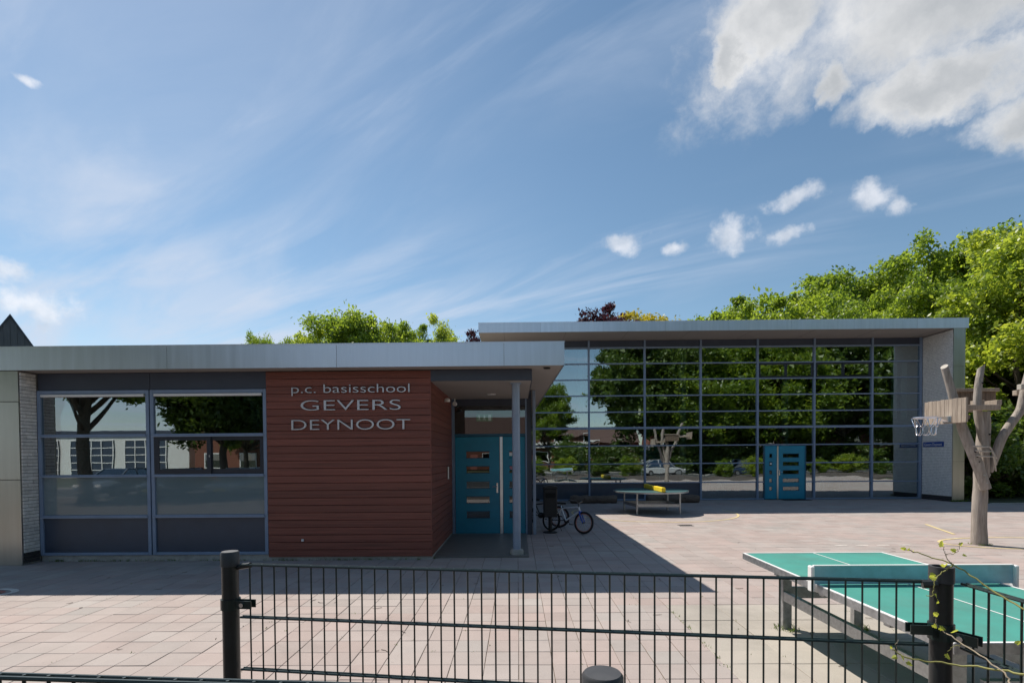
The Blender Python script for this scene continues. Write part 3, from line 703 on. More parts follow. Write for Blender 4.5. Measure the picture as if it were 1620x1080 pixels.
# ------------------------------------------------------------------ glass hall
HY = 21.15
hall = thing('school_glass_hall', 'tall school hall with full-height gridded glass front and flat overhanging steel roof', 'school hall', (8.5, HY, 0))
hz0, hz1 = 6.53, 6.9
hroof = MB().box(-1.43, 16.98, 19.612, 34, hz0 + .01, hz1 - .01).build('roof', 'soffit', hall)
edges = [-1.44] + [-1.44 + 2.36 * k + .0 for k in range(1, 8)] + [17.0]
for a, c in zip(edges[:-1], edges[1:]):
    MB().box(a + .003, c - .003, 19.6, 19.6115, hz0 + .003, hz1 - .003).build('fascia_panel', 'steel_fascia', hroof)
for k in range(6): MB().box(-1.442, -1.431, 19.62 + k * 2.4, 19.615 + (k + 1) * 2.4, hz0 + .003, hz1 - .003).build('fascia_panel', 'steel_fascia', hroof)
for k in range(6): MB().box(16.981, 16.992, 19.62 + k * 2.4, 19.615 + (k + 1) * 2.4, hz0 + .003, hz1 - .003).build('fascia_panel', 'steel_fascia', hroof)
MB().box(-1.45, 17.01, 19.59, 19.66, hz1 - .003, hz1 + .012).build('roof_trim', 'steel_fascia', hroof)
for k in range(8): MB().box(-1.4 + k * 2.36 + .92, -1.4 + k * 2.36 + .928, 19.63, 21.1, hz0 + .006, hz0 + .0098).build('soffit_joint', 'int_dark', hroof)
MULL = [.66, 2.95, 5.23, 7.51, 9.82, 12.12, 14.46, 16.40]
ROWS = [.03, .72, 1.50, 2.24, 2.965, 3.62, 4.285, 4.94, 5.59, 6.235]
def bay(x0, x1, solid_low, gap=None, first=False):
    f = MB().box(x0 - .035, x0 + .035, HY - .045, HY + .12, 0, hz0 + .008).build('window_bay', 'frame', hall, bev=.006)
    for i, z in enumerate(ROWS):
        h = .09 if i == 4 else (.06 if i in (0, 9) else .045)
        segs = [(x0 + .036, x1 - .036)] if not (gap and z < gap[2]) else [(x0 + .036, gap[0]), (gap[1], x1 - .036)]
        for a, c in segs: MB().box(a, c, HY - .025 - (.01 if i == 4 else 0), HY + .08, z - h / 2 if i else .0, z + h / 2).build('transom', 'frame', f)
    for i in range(9):
        z0, z1 = ROWS[i] + .02, ROWS[i + 1] - .02
        segs = [(x0 + .03, x1 - .03)] if not (gap and ROWS[i + 1] < gap[2] + .2) else [(x0 + .03, gap[0]), (gap[1], x1 - .03)]
        for a, c in segs:
            if i == 0 and solid_low: MB().box(a, c, HY + .02, HY + .05, z0, z1).build('panel', 'dark_panel', f); continue
            o = MB().box(a, c, HY + .025, HY + .037, z0, z1).build('pane', 'glass', f)
            o.rotation_euler = (rng.normal(0, .0022), 0, rng.normal(0, .0022))
    if i >= 0: MB().box(x0 + .03, x1 - .03, HY + .02, HY + .05, ROWS[9] + .02, hz0 + .005).build('panel', 'slate_panel', f)
    return f
DGX0, DGX1 = 10.12, 11.74
bays = []
for k in range(7):
    bays.append(bay(MULL[k], MULL[k + 1], k < 3, (DGX0 - .04, DGX1 + .04, 2.24) if k == 4 else None))
MB().box(16.365, 16.455, HY - .045, HY + .12, 0, hz0 + .008).build('mullion', 'frame', hall, bev=.006)
# openable vents high in the bays
for k, r in ((4, 7), (5, 7)):
    x0, x1 = MULL[k] + .05, MULL[k + 1] - .05; z0, z1 = ROWS[r] + .03, ROWS[r + 1] - .03; b = MB()
    b.box(x0, x1, HY - .02, HY + .02, z0, z0 + .06); b.box(x0, x1, HY - .02, HY + .02, z1 - .06, z1); mid = (x0 + x1) / 2
    for x in (x0, mid - .04, x1 - .06): b.box(x, x + (.08 if x == mid - .04 else .06), HY - .02, HY + .02, z0 + .06, z1 - .06)
    b.build('vent_sash', 'sash', bays[k])
# narrow bay next to the low wing
f = MB().box(.35, .40, HY - .04, HY + .1, 0, roofz0).build('window_bay', 'frame', hall)
for i in range(4): MB().box(.4, .63, HY + .025, HY + .037, ROWS[i] + .02, ROWS[i + 1] - .02).build('pane', 'glass', f)
for i in range(5): MB().box(.4, .62, HY - .02, HY + .08, ROWS[i] - .02, ROWS[i] + .02).build('transom', 'frame', f)
# teal double door
yd = HY - .015
MB().box(DGX0 - .04, DGX0, HY - .03, HY + .1, 0, 2.22).build('door_jamb', 'teal_dark', hall); MB().box(DGX1, DGX1 + .04, HY - .03, HY + .1, 0, 2.22).build('door_jamb', 'teal_dark', hall)
d3 = door(DGX0 + .005, 10.60, 2.19, yd, (10.30, 10.41), hall, 1); d4 = door(10.665, DGX1 - .005, 2.19, yd, (10.85, 11.5), hall, 1)
MB().box(10.605, 10.66, yd - .012, yd + .04, .02, 2.19).build('door_strip', 'steel_rail', d4)
MB().box(10.69, 10.73, yd - .012, yd - 0, .98, 1.2).build('handle_plate', 'chrome', d4, bev=.006)
MB().tube([(10.71, yd - .01, 1.12), (10.71, yd - .05, 1.12), (10.82, yd - .05, 1.12)], .011, 8).build('handle', 'chrome', d4)
MB().lathe([(.04, -.006), (.04, .0)], (10.355, yd - .001, 1.46), 12, 'y').build('sticker', 'white_paint', d3)
MB().box(10.65, 11.75, 20.6, 21.05, 0, .012).build('door_mat', 'rubber_mat', hall)
# white brick wing wall with steel face
wy0 = 19.66
wall = MB().box(16.472, 16.88, wy0, 34, 0, hz0 + .008).build('brick_wall', 'mortar', hall)
V = []; Fq = []; ch = .0605
def joined_bricks(z0, z1, m, name):
    b = MB(); k = 0; z = z0
    while z + ch <= z1:
        y = wy0 + .003 - (.11 if k % 2 else 0)
        while y < HY - .06:
            a, c = max(y, wy0 + .003), min(y + .212, HY - .055)
            if c - a > .02: d = rng.normal(0, .0015); b.box(16.459 + d, 16.4725, a, c, z + .004, z + ch - .004)
            y += .22
        z += ch; k += 1
    return tag(b.build(name, m, wall), kind='stuff')
joined_bricks(.2, hz0 - .01, 'brick_white', 'bricks'); joined_bricks(.0, .19, 'brick_dark', 'plinth_bricks')
for z0, z1 in ((0, 1.52), (1.525, 5.1), (5.105, hz0 + .002)):
    MB().box(16.462, 16.90, 19.63, 19.659, z0 + .004, z1 - .004).build('steel_panel', 'steel_panel', wall)
def cutout(name, poly, x, z, sc, m): return MB().prism([(x + u * sc, z + w * sc) for u, w in poly], HY + .0385, HY + .0405, 'xz').build(name, m, hall)
star = [(math.cos(a) * (1 if k % 2 else .38), math.sin(a) * (1 if k % 2 else .38)) for k, a in enumerate(np.linspace(0, 2 * math.pi, 17)[:-1])]
cutout('window_painting', star, 15.95, 1.95, .24, 'leaf_paint')
cutout('window_painting', [(-.5, -.7), (.5, -.7), (.42, .3), (.25, .62), (0, .72), (-.25, .62), (-.42, .3)], 15.3, 1.1, .5, 'ghost_paint')
for u in (-.12, .1): cutout('window_painting', [(.03 * math.cos(a), .05 * math.sin(a)) for a in np.linspace(0, 6.28, 9)[:-1]], 15.3 + u, 1.3, 1.0, 'hole').location.y -= .004
MB().box(5.35, 6.3, 22.6, 22.66, 1.25, 2.35).build('poster_board', 'teal', hall); MB().box(5.42, 5.47, 22.6, 22.66, .02, 1.25).build('board_leg', 'steel_rail', hall); MB().box(6.2, 6.25, 22.6, 22.66, .02, 1.25).build('board_leg', 'steel_rail', hall)
for k, (x, y) in enumerate(((4.3, 23.2), (8.3, 23.5), (9.2, 24.0), (12.6, 23.4), (13.7, 23.8))):
    tb = MB().box(x, x + 1.2, y, y + .6, .70, .73).build('school_table', 'white_paint', hall)
    for q, w in ((.04, .04), (1.12, .04), (.04, .53), (1.12, .53)): MB().box(x + q, x + q + .04, y + w, y + w + .04, .02, .70).build('table_leg', 'galv', tb)
    cs = MB().box(x + .3, x + .7, y - .45, y - .08, .44, .46).build('school_chair', 'paint_red' if k % 2 else 'teal', hall); MB().box(x + .3, x + .7, y - .47, y - .45, .5, .85).build('chair_back', 'paint_red' if k % 2 else 'teal', cs)
    for q in (.31, .66):
        for w in (-.46, -.11): MB().box(x + q, x + q + .03, y + w, y + w + .03, .02, .44).build('chair_leg', 'galv', cs)
# street name plate on the brick wall
sg = thing('street_sign', 'small blue enamel name plate with white lettering on the white brick wall', 'sign', (16.45, 20.55, 2.15))
pl = MB().box(16.438, 16.452, 20.02, 21.02, 2.09, 2.29).build('plate', 'sign_blue', sg, bev=.003)
cu = bpy.data.curves.new('t', 'FONT'); cu.body = 'Gevers Deynoot'; cu.extrude = .002; ob = bpy.data.objects.new('t', cu); COL.objects.link(ob)
bpy.context.view_layer.update(); me = bpy.data.meshes.new_from_object(ob.evaluated_get(bpy.context.evaluated_depsgraph_get())); bpy.data.objects.remove(ob)
xs = np.array([v.co[:] for v in me.vertices]); w = xs[:, 0].max() - xs[:, 0].min()
for v in me.vertices: v.co = Vector((-v.co.z, -(v.co.x - xs[:, 0].min()) * .86 / w, v.co.y * .155))
me.materials.clear(); me.materials.append(MATS['white_paint']); link('lettering', me, (16.4365, 20.96, 2.135), sg)
# hall interior
MB().box(.36, 16.45, 21.3, 33.8, 0, .02).build('interior_floor', 'int_floor', hall)
MB().box(.36, 16.45, 33.5, 33.7, .02, hz0).build('interior_wall', 'int_wall', hall)
MB().box(.2, .34, 21.3, 33.8, .02, hz0).build('interior_wall', 'int_wall', hall)
MB().box(-1.4, .33, 21.3, 33.8, roofz0 + .5, hz0).build('interior_wall', 'slate_panel', hall)
MB().box(.4, 16.4, 25.0, 33.4, 3.02, 3.3).build('gallery', 'int_dark', hall)
for k in range(6):
    x0 = .6 + k * 2.66
    o = MB().box(x0, x0 + 2.6, 24.9, 24.98, 3.35, 4.55).build('acoustic_panel', 'acoustic', hall)
    for j in range(9): MB().lathe([(.035, -.004), (.035, .0)], (x0 + .2 + j * .275, 24.899, 3.5), 8, 'y').build('hole', 'hole', o)
for x in (2.9, 7.5, 12.1): MB().lathe([(.14, .02), (.14, hz0)], (x, 23.4, 0), 18).build('pillar', 'white_paint', hall, smooth=True)
o = MB().box(15.0, 16.4, 22.0, 22.05, 2.0, 2.95).build('acoustic_panel', 'acoustic', hall)
for j in range(5): MB().lathe([(.03, -.004), (.03, .0)], (15.2 + j * .25, 21.999, 2.12), 8, 'y').build('hole', 'hole', o)
for x0 in (15.55, 15.95):
    b = MB(); n = 14
    for i in range(n + 1): b.v += [(x0 + .25 * i / n, 21.6 + .03 * math.sin(i * 1.6), 3.3), (x0 + .25 * i / n, 21.6 + .03 * math.sin(i * 1.6), 5.6)]
    b.f = [(2 * i, 2 * i + 2, 2 * i + 3, 2 * i + 1) for i in range(n)]; b.build('drape', 'white_paint', hall, smooth=True)
MB().box(1.2, 2.1, 22.2, 22.6, .95, 1.05).build('shelf', 'white_paint', hall); 
for x in (1.25, 2.0): MB().box(x, x + .05, 22.25, 22.55, .02, .95).build('shelf_leg', 'steel_rail', hall)
# ------------------------------------------------------------------ trees
def crown_data(name, seed, rad, n_cl, n_leaf, ls, m, low=-.75, clump=.2, flat_=.62, lump=.22):
    """leaf mass: clumps spread unevenly through the crown volume, each a cloud of small leaf faces"""
    r = np.random.default_rng(seed); rad = np.array(rad)
    ph = r.uniform(0, 6.28, 6); fr = r.integers(2, 6, 6)
    d = r.normal(size=(n_cl * 3, 3)); d /= np.linalg.norm(d, axis=1)[:, None]; d = d[d[:, 2] > low][:n_cl]
    az = np.arctan2(d[:, 1], d[:, 0]); lum = 1 + lump * (np.sin(fr[0] * az + ph[0]) * .5 + np.sin(fr[1] * az + ph[1]) * np.cos(d[:, 2] * 3 + ph[2]) * .6 + r.normal(0, .2, len(d)))
    rr = r.uniform(.30, 1, len(d)) ** .55 * lum
    cc = d * rr[:, None] * rad
    keep = []; pos = []; tone = []
    cs = clump * rad.mean() * r.uniform(.6, 1.25, len(cc))
    ct = r.uniform(0, 1, len(cc))
    for c, s, t in zip(cc, cs, ct):
        n = int(n_leaf * r.uniform(.6, 1.35)); g = r.normal(size=(n, 3)); g /= np.linalg.norm(g, axis=1)[:, None]
        g *= (r.uniform(.15, 1, n) ** .6)[:, None] * s * r.uniform(.55, 1.5, 3); g[:, 2] *= flat_; g += r.normal(0, s * .16, (n, 3))
        # sprigs that stick out
        k = r.random(n) < .08; g[k] *= r.uniform(1.1, 1.6, k.sum())[:, None]
        pos.append(c + g); tone.append(np.clip(.28 + .4 * t + r.normal(0, .17, n), 0, 1))
    pos = np.concatenate(pos); tone = np.concatenate(tone); n = len(pos)
    nz = r.normal(size=(n, 3)) + np.array((0, 0, .7)); nz /= np.linalg.norm(nz, axis=1)[:, None]
    t = np.cross(nz, r.normal(size=(n, 3))); t /= np.linalg.norm(t, axis=1)[:, None]; bt = np.cross(nz, t)
    sz = ls * r.uniform(.55, 1.3, n)[:, None]
    q = np.stack([pos - t * sz, pos - bt * sz * .55 + nz * sz * .12, pos + t * sz, pos + bt * sz * .55 + nz * sz * .12], 1).reshape(-1, 3)
    me = bpy.data.meshes.new(name); me.vertices.add(len(q)); me.vertices.foreach_set('co', q.astype('f').ravel())
    me.loops.add(len(q)); me.loops.foreach_set('vertex_index', np.arange(len(q), dtype='i'))
    me.polygons.add(n); me.polygons.foreach_set('loop_start', np.arange(0, 4 * n, 4, dtype='i')); me.polygons.foreach_set('loop_total', np.full(n, 4, dtype='i'))
    a = me.attributes.new('rnd', 'FLOAT', 'FACE'); a.data.foreach_set('value', tone.astype('f'))
    me.update(); me.validate(); me.materials.append(MATS[m]); return me, cc
def trunk_data(name, seed, cc, cz, r0, n_limb, m='bark'):
    r = np.random.default_rng(seed); b = MB(); top = Vector((0, 0, cz * .75))
    sway = [Vector((r.normal(0, .12), r.normal(0, .12), 0)) for _ in range(4)]
    tp = [Vector((0, 0, -.05)), Vector((0, 0, .4)), Vector((0, 0, cz * .3)) + sway[0], Vector((0, 0, cz * .6)) + sway[1], Vector((0, 0, cz)) + sway[2], Vector((0, 0, cz * 1.25)) + sway[3]]
    b.tube(tp, [r0 * 1.35, r0, r0 * .85, r0 * .7, r0 * .45, r0 * .15], 10)
    idx = r.choice(len(cc), min(n_limb, len(cc)), replace=False)
    for i in idx:
        e = Vector(cc[i]) + Vector((0, 0, cz)); h = min(max(.35 * cz, e.z - e.xy.length * .9), cz * 1.1); s = Vector((0, 0, h))
        mid = s.lerp(e, .5) + Vector((r.normal(0, .25), r.normal(0, .25), .06 * (e - s).length))
        rr = r0 * r.uniform(.22, .4); b.tube([s, s.lerp(mid, .5) + Vector((0, 0, -.05)), mid, mid.lerp(e, .6), e], [rr, rr * .85, rr * .65, rr * .4, rr * .12], 6)
    me = b.mesh(name, (0, 0, 0)); me.polygons.foreach_set('use_smooth', [True] * len(me.polygons)); me.materials.append(MATS[m]); return me
KINDS = {}
def tree_kind(key, seed, rad, cz, r0, n_cl, n_leaf, ls, m, **k):
    cm, cc = crown_data(key + '_crown', seed, rad, n_cl, n_leaf, ls, m, **k); KINDS[key] = (cm, trunk_data(key + '_trunk', seed + 50, cc, cz, r0, min(48, n_cl)), cz)
def tree(name, key, x, y, label, s=(1, 1, 1), rz=0., cat='tree', group=None, z=0.):
    cm, tm, cz = KINDS[key]; t = thing(name, label, cat, (x, y, z), True, rz, group); t.scale = s
    link('trunk', tm, (0, 0, 0), t); link('crown', cm, (0, 0, cz), t); return t
tree_kind('lime_a', 1, (5.2, 5.0, 5.6), 9.2, .30, 230, 360, .125, 'leaf_lime', clump=.165)
tree_kind('lime_b', 2, (4.8, 5.2, 4.9), 8.0, .27, 210, 360, .125, 'leaf_lime', clump=.17, lump=.3)
tree_kind('bright', 3, (4.2, 4.2, 5.6), 6.6, .22, 210, 360, .115, 'leaf_bright', low=-.95, clump=.165)
tree_kind('dark', 4, (5.0, 5.0, 5.6), 8.6, .33, 230, 250, .20, 'leaf_dark', low=-.92, clump=.21)
tree_kind('street', 14, (5.6, 5.4, 5.9), 7.6, .30, 240, 250, .20, 'leaf_lime', low=-.95, clump=.21)
tree_kind('purple', 5, (3.6, 3.6, 4.2), 8.0, .2, 120, 220, .13, 'leaf_purple')
tree_kind('yellow', 6, (3.4, 3.4, 4.0), 8.0, .2, 120, 220, .13, 'leaf_yellow')
tree_kind('shrub_d', 7, (1.7, 1.5, 1.5), 1.35, .05, 70, 130, .085, 'leaf_dark', low=-1, clump=.26)
tree_kind('shrub_l', 8, (1.5, 1.4, 1.5), 1.4, .05, 70, 130, .08, 'leaf_lime', low=-1, clump=.26)
tree_kind('shrub_b', 9, (1.6, 1.5, 1.9), 1.8, .05, 70, 130, .09, 'leaf_bright', low=-1, clump=.26)
GB = 'trees behind the glass hall'
tree('lime_tree', 'lime_a', 36, 33.0, 'tallest leafy green tree at the right edge of the picture', (1.18, 1.1, 1.22), .4, group=GB)
tree('lime_tree', 'lime_b', 29.6, 37, 'tall rounded green tree behind the right end of the hall roof', (1.15, 1.1, 1.30), 1.3, group=GB)
tree('lime_tree', 'lime_a', 26.5, 40.5, 'broad green tree behind the hall, second from its right end', (1.15, 1.1, 1.12), 2.2, group=GB)
tree('lime_tree', 'lime_b', 21.6, 38.5, 'green tree topping the hall roof right of its middle', (1.05, 1.05, 1.08), 3.4, group=GB)
tree('lime_tree', 'lime_a', 19.4, 44, 'low green tree top where the tree line meets the hall roof', (.95, .95, .96), 4.4, group=GB)
tree('lime_tree', 'street', 16.6, 43, 'leftmost low crown of the tree line behind the hall roof', (.72, .8, .985), 5.1, group=GB)
tree('lime_tree', 'street', 22.4, 42, 'full crown filling the left half of the tree line behind the hall', (.9, .9, 1.04), 1.9, group=GB)
tree('lime_tree', 'dark', 33, 45, 'dark green tree filling in behind the right-hand trees', (1.2, 1.1, 1.15), .9, group=GB)
tree('maple_tree', 'bright', 24.6, 25.6, 'yellow-green sunlit tree just right of the hall wall', (1.0, 1.0, .98), .5, group='yellow-green trees beside the hall')
tree('maple_tree', 'bright', 29.8, 27.5, 'taller yellow-green tree at the right picture edge beside the hall', (1.15, 1.1, 1.15), 2.5, group='yellow-green trees beside the hall')
tree('maple_tree', 'lime_b', 22.6, 30.8, 'mid-green tree right behind the corner of the hall', (.8, .8, .92), 2.0)
tree('oak_tree', 'lime_b', -14.6, 46, 'rounded sunlit green tree above the low wing roof', (1.05, 1.0, 1.15), .2)
tree('oak_tree', 'street', -12.9, 45, 'dense green tree forming the middle of the rounded crown above the low roof', (.66, .7, 1.0), 2.9)
tree('oak_tree', 'bright', -16.6, 43.5, 'yellow-green tree in front of the rounded tree above the low roof', (.62, .8, .98), .2)
tree('oak_tree', 'lime_a', -10.8, 50, 'pointed green tree at the right of the rounded tree above the low roof', (.6, .6, 1.0), .9)
tree('oak_tree', 'bright', -7.0, 50, 'small pale green tree top between the two school roofs', (.75, .75, 1.18), 1.4)
tree('oak_tree', 'lime_b', -27.5, 56, 'faint green tree top peeping over the left part of the low roof', (.55, .6, 1.2), 1.4)
tree('oak_tree', 'lime_a', -23, 56, 'flat green tree top peeping over the low roof, nearest the rounded tree', (.7, .6, 1.05), 1.9)
tree('copper_beech', 'purple', 7.7, 46, 'dark purple-leaved tree top above the hall roof', (1.1, 1.1, 1.215), .3)
tree('copper_beech', 'purple', -4.0, 50, 'purple-leaved tree just left of the hall roof edge', (.7, .7, 1.11), 1.3)
tree('golden_tree', 'yellow', 11.2, 46, 'bright yellow tree top above the hall roof', (1.1, 1.1, 1.19), .8)
GS = 'shrubs along the planted strip'
for i, (x, y, k, s, lab) in enumerate((
    (18.6, 21.2, 'shrub_d', 1.1, 'dark green shrub tight against the steel-faced hall corner'),
    (20.2, 22.0, 'shrub_d', 1.25, 'broad dark green shrub behind the wooden climbing trunk'),
    (21.9, 21.6, 'shrub_l', 1.1, 'mid-green shrub near the right picture edge by the kerb'),
    (19.4, 24.0, 'shrub_l', 1.7, 'tall mid-green shrub rising behind the dark shrubs'),
    (22.6, 24.2, 'shrub_d', 1.6, 'tall dark shrub behind the mid-green shrub at the right'),
    (24.6, 23.2, 'shrub_b', 1.2, 'yellow-green shrub at the far right of the planted strip'),
    (18.2, 26.5, 'shrub_d', 1.9, 'large dark shrub beside the hall side wall'),
    (27.5, 26, 'shrub_d', 2.0, 'large dark shrub under the right-hand trees'),
    (31, 30, 'shrub_d', 2.4, 'deepest dark shrub under the tallest tree'),
    (24, 30, 'shrub_d', 2.4, 'large dark shrub at the foot of the mid-green tree'))):
    tree('shrub', k, x, y, lab, (s, s, s), i * 1.1, 'shrub', GS, .02)
# ------------------------------------------------------------------ street side (mirrored in the glass, some added to block bright sky)
GR = 'street trees across the road'
for i, (x, y, k, s, lab) in enumerate((
    (14.9, -17, 'dark', (1.1, 1.1, 1.25), 'dark street tree mirrored in the second hall bay from the left'),
    (22.0, -17.5, 'street', (1.1, 1.1, 1.2), 'broad green street tree mirrored in the middle hall bays'),
    (30, -17, 'street', (1.15, 1.1, 1.25), 'leafy street tree mirrored right of the middle hall bays'),
    (38, -18, 'dark', (1.2, 1.2, 1.25), 'dark street tree mirrored in the bays above the hall door'),
    (46.5, -18, 'street', (1.25, 1.2, 1.25), 'street tree mirrored at the right end of the hall glass'),
    (19.0, -25, 'lime_b', (1.1, 1.1, 1.5), 'tall tree added behind the street trees to block bright sky in the hall glass'),  # back-row trees from here are added to hide the bright horizon in the glass
    (33, -26, 'street', (1.2, 1.2, 1.4), 'tall back-row tree added behind the leafy street tree to block bright sky'),
    (26, -31, 'dark', (1.3, 1.2, 1.5), 'dark back-row tree added to block bright sky between the middle hall bays'),
    (43, -30, 'street', (1.3, 1.2, 1.4), 'back-row tree added to block bright sky between the right hall bays'),
    (53, -27, 'dark', (1.3, 1.2, 1.35), 'dark back-row tree added to block bright sky beyond the right end of the mirrored trees'),
    (58, -20, 'street', (1.3, 1.2, 1.3), 'outermost street tree mirrored at the right end of the hall'),
    (3.8, -22, 'lime_b', (.62, .62, .86), 'small round tree mirrored low in the leftmost hall bay'),
    (-18.6, -3.6, 'lime_a', (.9, .9, .92), 'thick-trunked plane tree mirrored in the left classroom window'),
    (-19.8, -16.2, 'dark', (.8, .8, .86), 'dark street tree mirrored in the right classroom window'),
    (-24, -27, 'lime_b', (.9, .9, .9), 'green tree behind the parked cars mirrored in the right classroom window'))):
    tree('street_tree', k, x, y, lab, s, i * .9, 'tree', GR)
GH = 'hedge shrubs along the far kerb'
for i in range(14):
    x = 1.5 + i * 2.9
    if 11 < x < 18: continue
    tree('hedge_shrub', ('shrub_l', 'shrub_b', 'shrub_d')[i % 3], x, -5.2 + (i % 2) * .6, 'low street-side shrub mirrored at the foot of the hall glass, number %s from the left' % ('first second third fourth fifth sixth seventh eighth ninth tenth eleventh twelfth thirteenth fourteenth'.split()[i]), (.75, .6, .5), i * 1.3, 'shrub', GH)
for i, x in enumerate((7, 12.2, 17.4, 22.6, 27.8, 33, 38.2, 43.4, 48.6)):  # tall hedge row added to block the bright band below the crowns
    tree('hedge_shrub', 'shrub_d', x, -16.2, 'tall dark hedge shrub added to hide the bright horizon under the street trees, %s from the left in the mirror image' % 'first second third fourth fifth sixth seventh eighth ninth'.split()[i], (2.0, 1.0, 1.25), i * .2, 'shrub', 'added tall hedge under the street trees')
def car(name, x, y, rz, col, label):
    """saloon body lofted along its length, glazed cabin, four wheels"""
    t = thing(name, label, 'car', (x, y, -.085), True, rz, 'cars parked along the road')
    pm = flat('car_' + name + str(len(MATS)), col, .22); pm.node_tree.nodes['Principled BSDF'].inputs['Coat Weight'].default_value = 1
    secs = [(-2.1, .72, .42, .62), (-2.05, .80, .28, .80), (-1.5, .86, .22, .92), (-.5, .88, .2, .95), (.6, .88, .2, .95), (1.4, .85, .22, .86), (1.95, .78, .26, .72), (2.1, .66, .38, .58)]
    b = MB(); n = 10
    for xx, w, z0, z1 in secs:
        for k in range(n):
            a = 2 * math.pi * (k + .5) / n; c, s = math.cos(a), math.sin(a)
            b.v.append((xx, w * math.copysign(abs(c) ** .5, c), (z0 + z1) / 2 + (z1 - z0) / 2 * math.copysign(abs(s) ** .6, s)))
    for i in range(len(secs) - 1):
        for k in range(n): b.f.append((i * n + k, i * n + (k + 1) % n, (i + 1) * n + (k + 1) % n, (i + 1) * n + k))
    b.f += [tuple(range(n))[::-1], tuple(range((len(secs) - 1) * n, len(secs) * n))]
    body = b.build('body', pm, t, smooth=True)
    b = MB(); prof = [(-1.75, .9), (-1.0, 1.40), (.25, 1.43), (1.05, .9)]
    for yy, kk in ((-.8, 0), (-.62, 1), (.62, 1), (.8, 0)): pass
    v = []
    for xx, zz in prof:
        w = .78 if zz < 1 else .60
        v += [(xx, -w, zz), (xx, w, zz)]
    b.v = v; b.f = [(0, 1, 3, 2), (2, 3, 5, 4), (4, 5, 7, 6), (0, 2, 4, 6), (1, 7, 5, 3), (0, 6, 7, 1)]
    b.build('cabin_glass', 'glass_car', t, bev=.02)
    b = MB().box(-.98, .22, -.585, .585, 1.41, 1.455); b.build('roof', pm, t, bev=.02)
    for sy in (-1, 1):
        b = MB()
        for q in range(3): b.bar(((-1.72, -1.0), (-.38, -.38), (1.02, .24))[q][0] and Vector((((-1.72), -.38, 1.02)[q], sy * .77, .92)), Vector(((-1.0, -.38, .24)[q], sy * .60, 1.43)), .05, .07)
        b.build('pillar', pm, t)
        for xx in (-1.32, 1.3):
            w = MB().lathe([(.2, -.1), (.30, -.1), (.325, -.06), (.325, .06), (.30, .1), (.2, .1)], (xx, sy * .78, .325), 20, 'y').build('wheel', 'rubber', t, smooth=True)
            MB().lathe([(.001, -.105), (.19, -.1), (.2, .1), (.001, .105)], (xx, sy * .78, .325), 14, 'y').build('rim', 'galv', w)
        MB().box(2.0, 2.09, sy * .42, sy * .68, .58, .70).build('headlight', 'lamp_glass', t, bev=.02)
        MB().box(-2.1, -2.03, sy * .45, sy * .7, .62, .74).build('tail_light', 'paint_red', t, bev=.02)
    MB().box(2.08, 2.12, -.26, .26, .36, .47).build('number_plate', 'yellow', t)
    return t
car('parked_car', -17.6, -8.2, R(92), (.035, .04, .05), 'black car facing the school mirrored low in the right classroom window')
car('parked_car', -20.8, -8.3, R(90), (.10, .13, .17), 'blue-grey car parked beside the black car, mirrored in the window')
car('parked_car', -14.3, -8.1, R(88), (.28, .29, .3), 'silver car at the right end of the mirrored parked cars')
car('parked_car', 14.2, -8.4, R(3), (.45, .46, .47), 'light grey car mirrored under the middle of the hall glass')
car('parked_car', 22.6, -8.4, R(0), (.03, .05, .10), 'dark blue car mirrored low beside the hall door')
for i, x in enumerate((-17.2, -15.6, -14.0, -12.4, -10.8)):
    hp = [(0, 0, 0), (0, 0, .62)] + [(0, .1 - .1 * math.cos(a), .62 + .1 * math.sin(a)) for a in np.linspace(.2, 1.57, 5)] + [(0, .65 + .1 * math.sin(a), .62 + .1 * math.cos(a)) for a in np.linspace(0, 1.37, 5)] + [(0, .75, 0)]
    st = MB().tube([(x + q[1], -1.6, q[2]) for q in hp], .028, 8).build('bike_stand', 'bike_dark', smooth=True)
    tag(st, '%s tubular steel bike stand from the left, mirrored in the classroom window' % ('first', 'second', 'third', 'fourth', 'fifth')[i], 'bike stand', 'bike stands on the sidewalk')
# fire-station like white hall and brick house over the road
wb = thing('garage_building', 'white building with gridded roller doors mirrored in the left classroom window', 'building', (-44, -33, 0))
MB().box(-58, -33, -45, -33, 0, 4.3).build('wall', 'render_white', wb); MB().box(-58.2, -32.8, -45.2, -32.8, 4.302, 4.7).build('roof', 'slate_panel', wb)
for x in (-56, -50.5, -45, -39.5):
    d = MB().box(x, x + 4.4, -32.99, -32.95, .02, 3.8).build('roller_door', 'dark_panel', wb)
    for k in range(6): MB().box(x, x + 4.4, -32.949, -32.92, .02 + k * .74, .1 + k * .74).build('rail', 'white_paint', d)
    for k in range(5): MB().box(x + k * 1.07, x + k * 1.07 + .09, -32.9195, -32.90, .02, 3.8).build('stile', 'white_paint', d)
bh = thing('brick_house', 'red-brown brick house mirrored in the right classroom window', 'house', (-24, -30, 0))
MB().box(-30.5, -19, -40, -30, 0, 6).build('wall', 'house_brick', bh)
MB().prism([(-30.9, 6.0), (-18.6, 6.0), (-24.75, 9.6)], -40.3, -29.7, 'xz').build('roof', 'roof_tile', bh)
for x in (-29.5, -26.3, -22.2):
    for z in (.9, 3.7):
        w_ = MB().box(x, x + 1.7, -29.99, -29.95, z, z + 1.5).build('window', 'white_paint', bh); MB().box(x + .1, x + 1.6, -29.949, -29.94, z + .1, z + 1.4).build('pane', 'glass_car', w_)
MB().box(-24.1, -23.1, -29.99, -29.94, .02, 2.2).build('door', 'paint_red', bh)
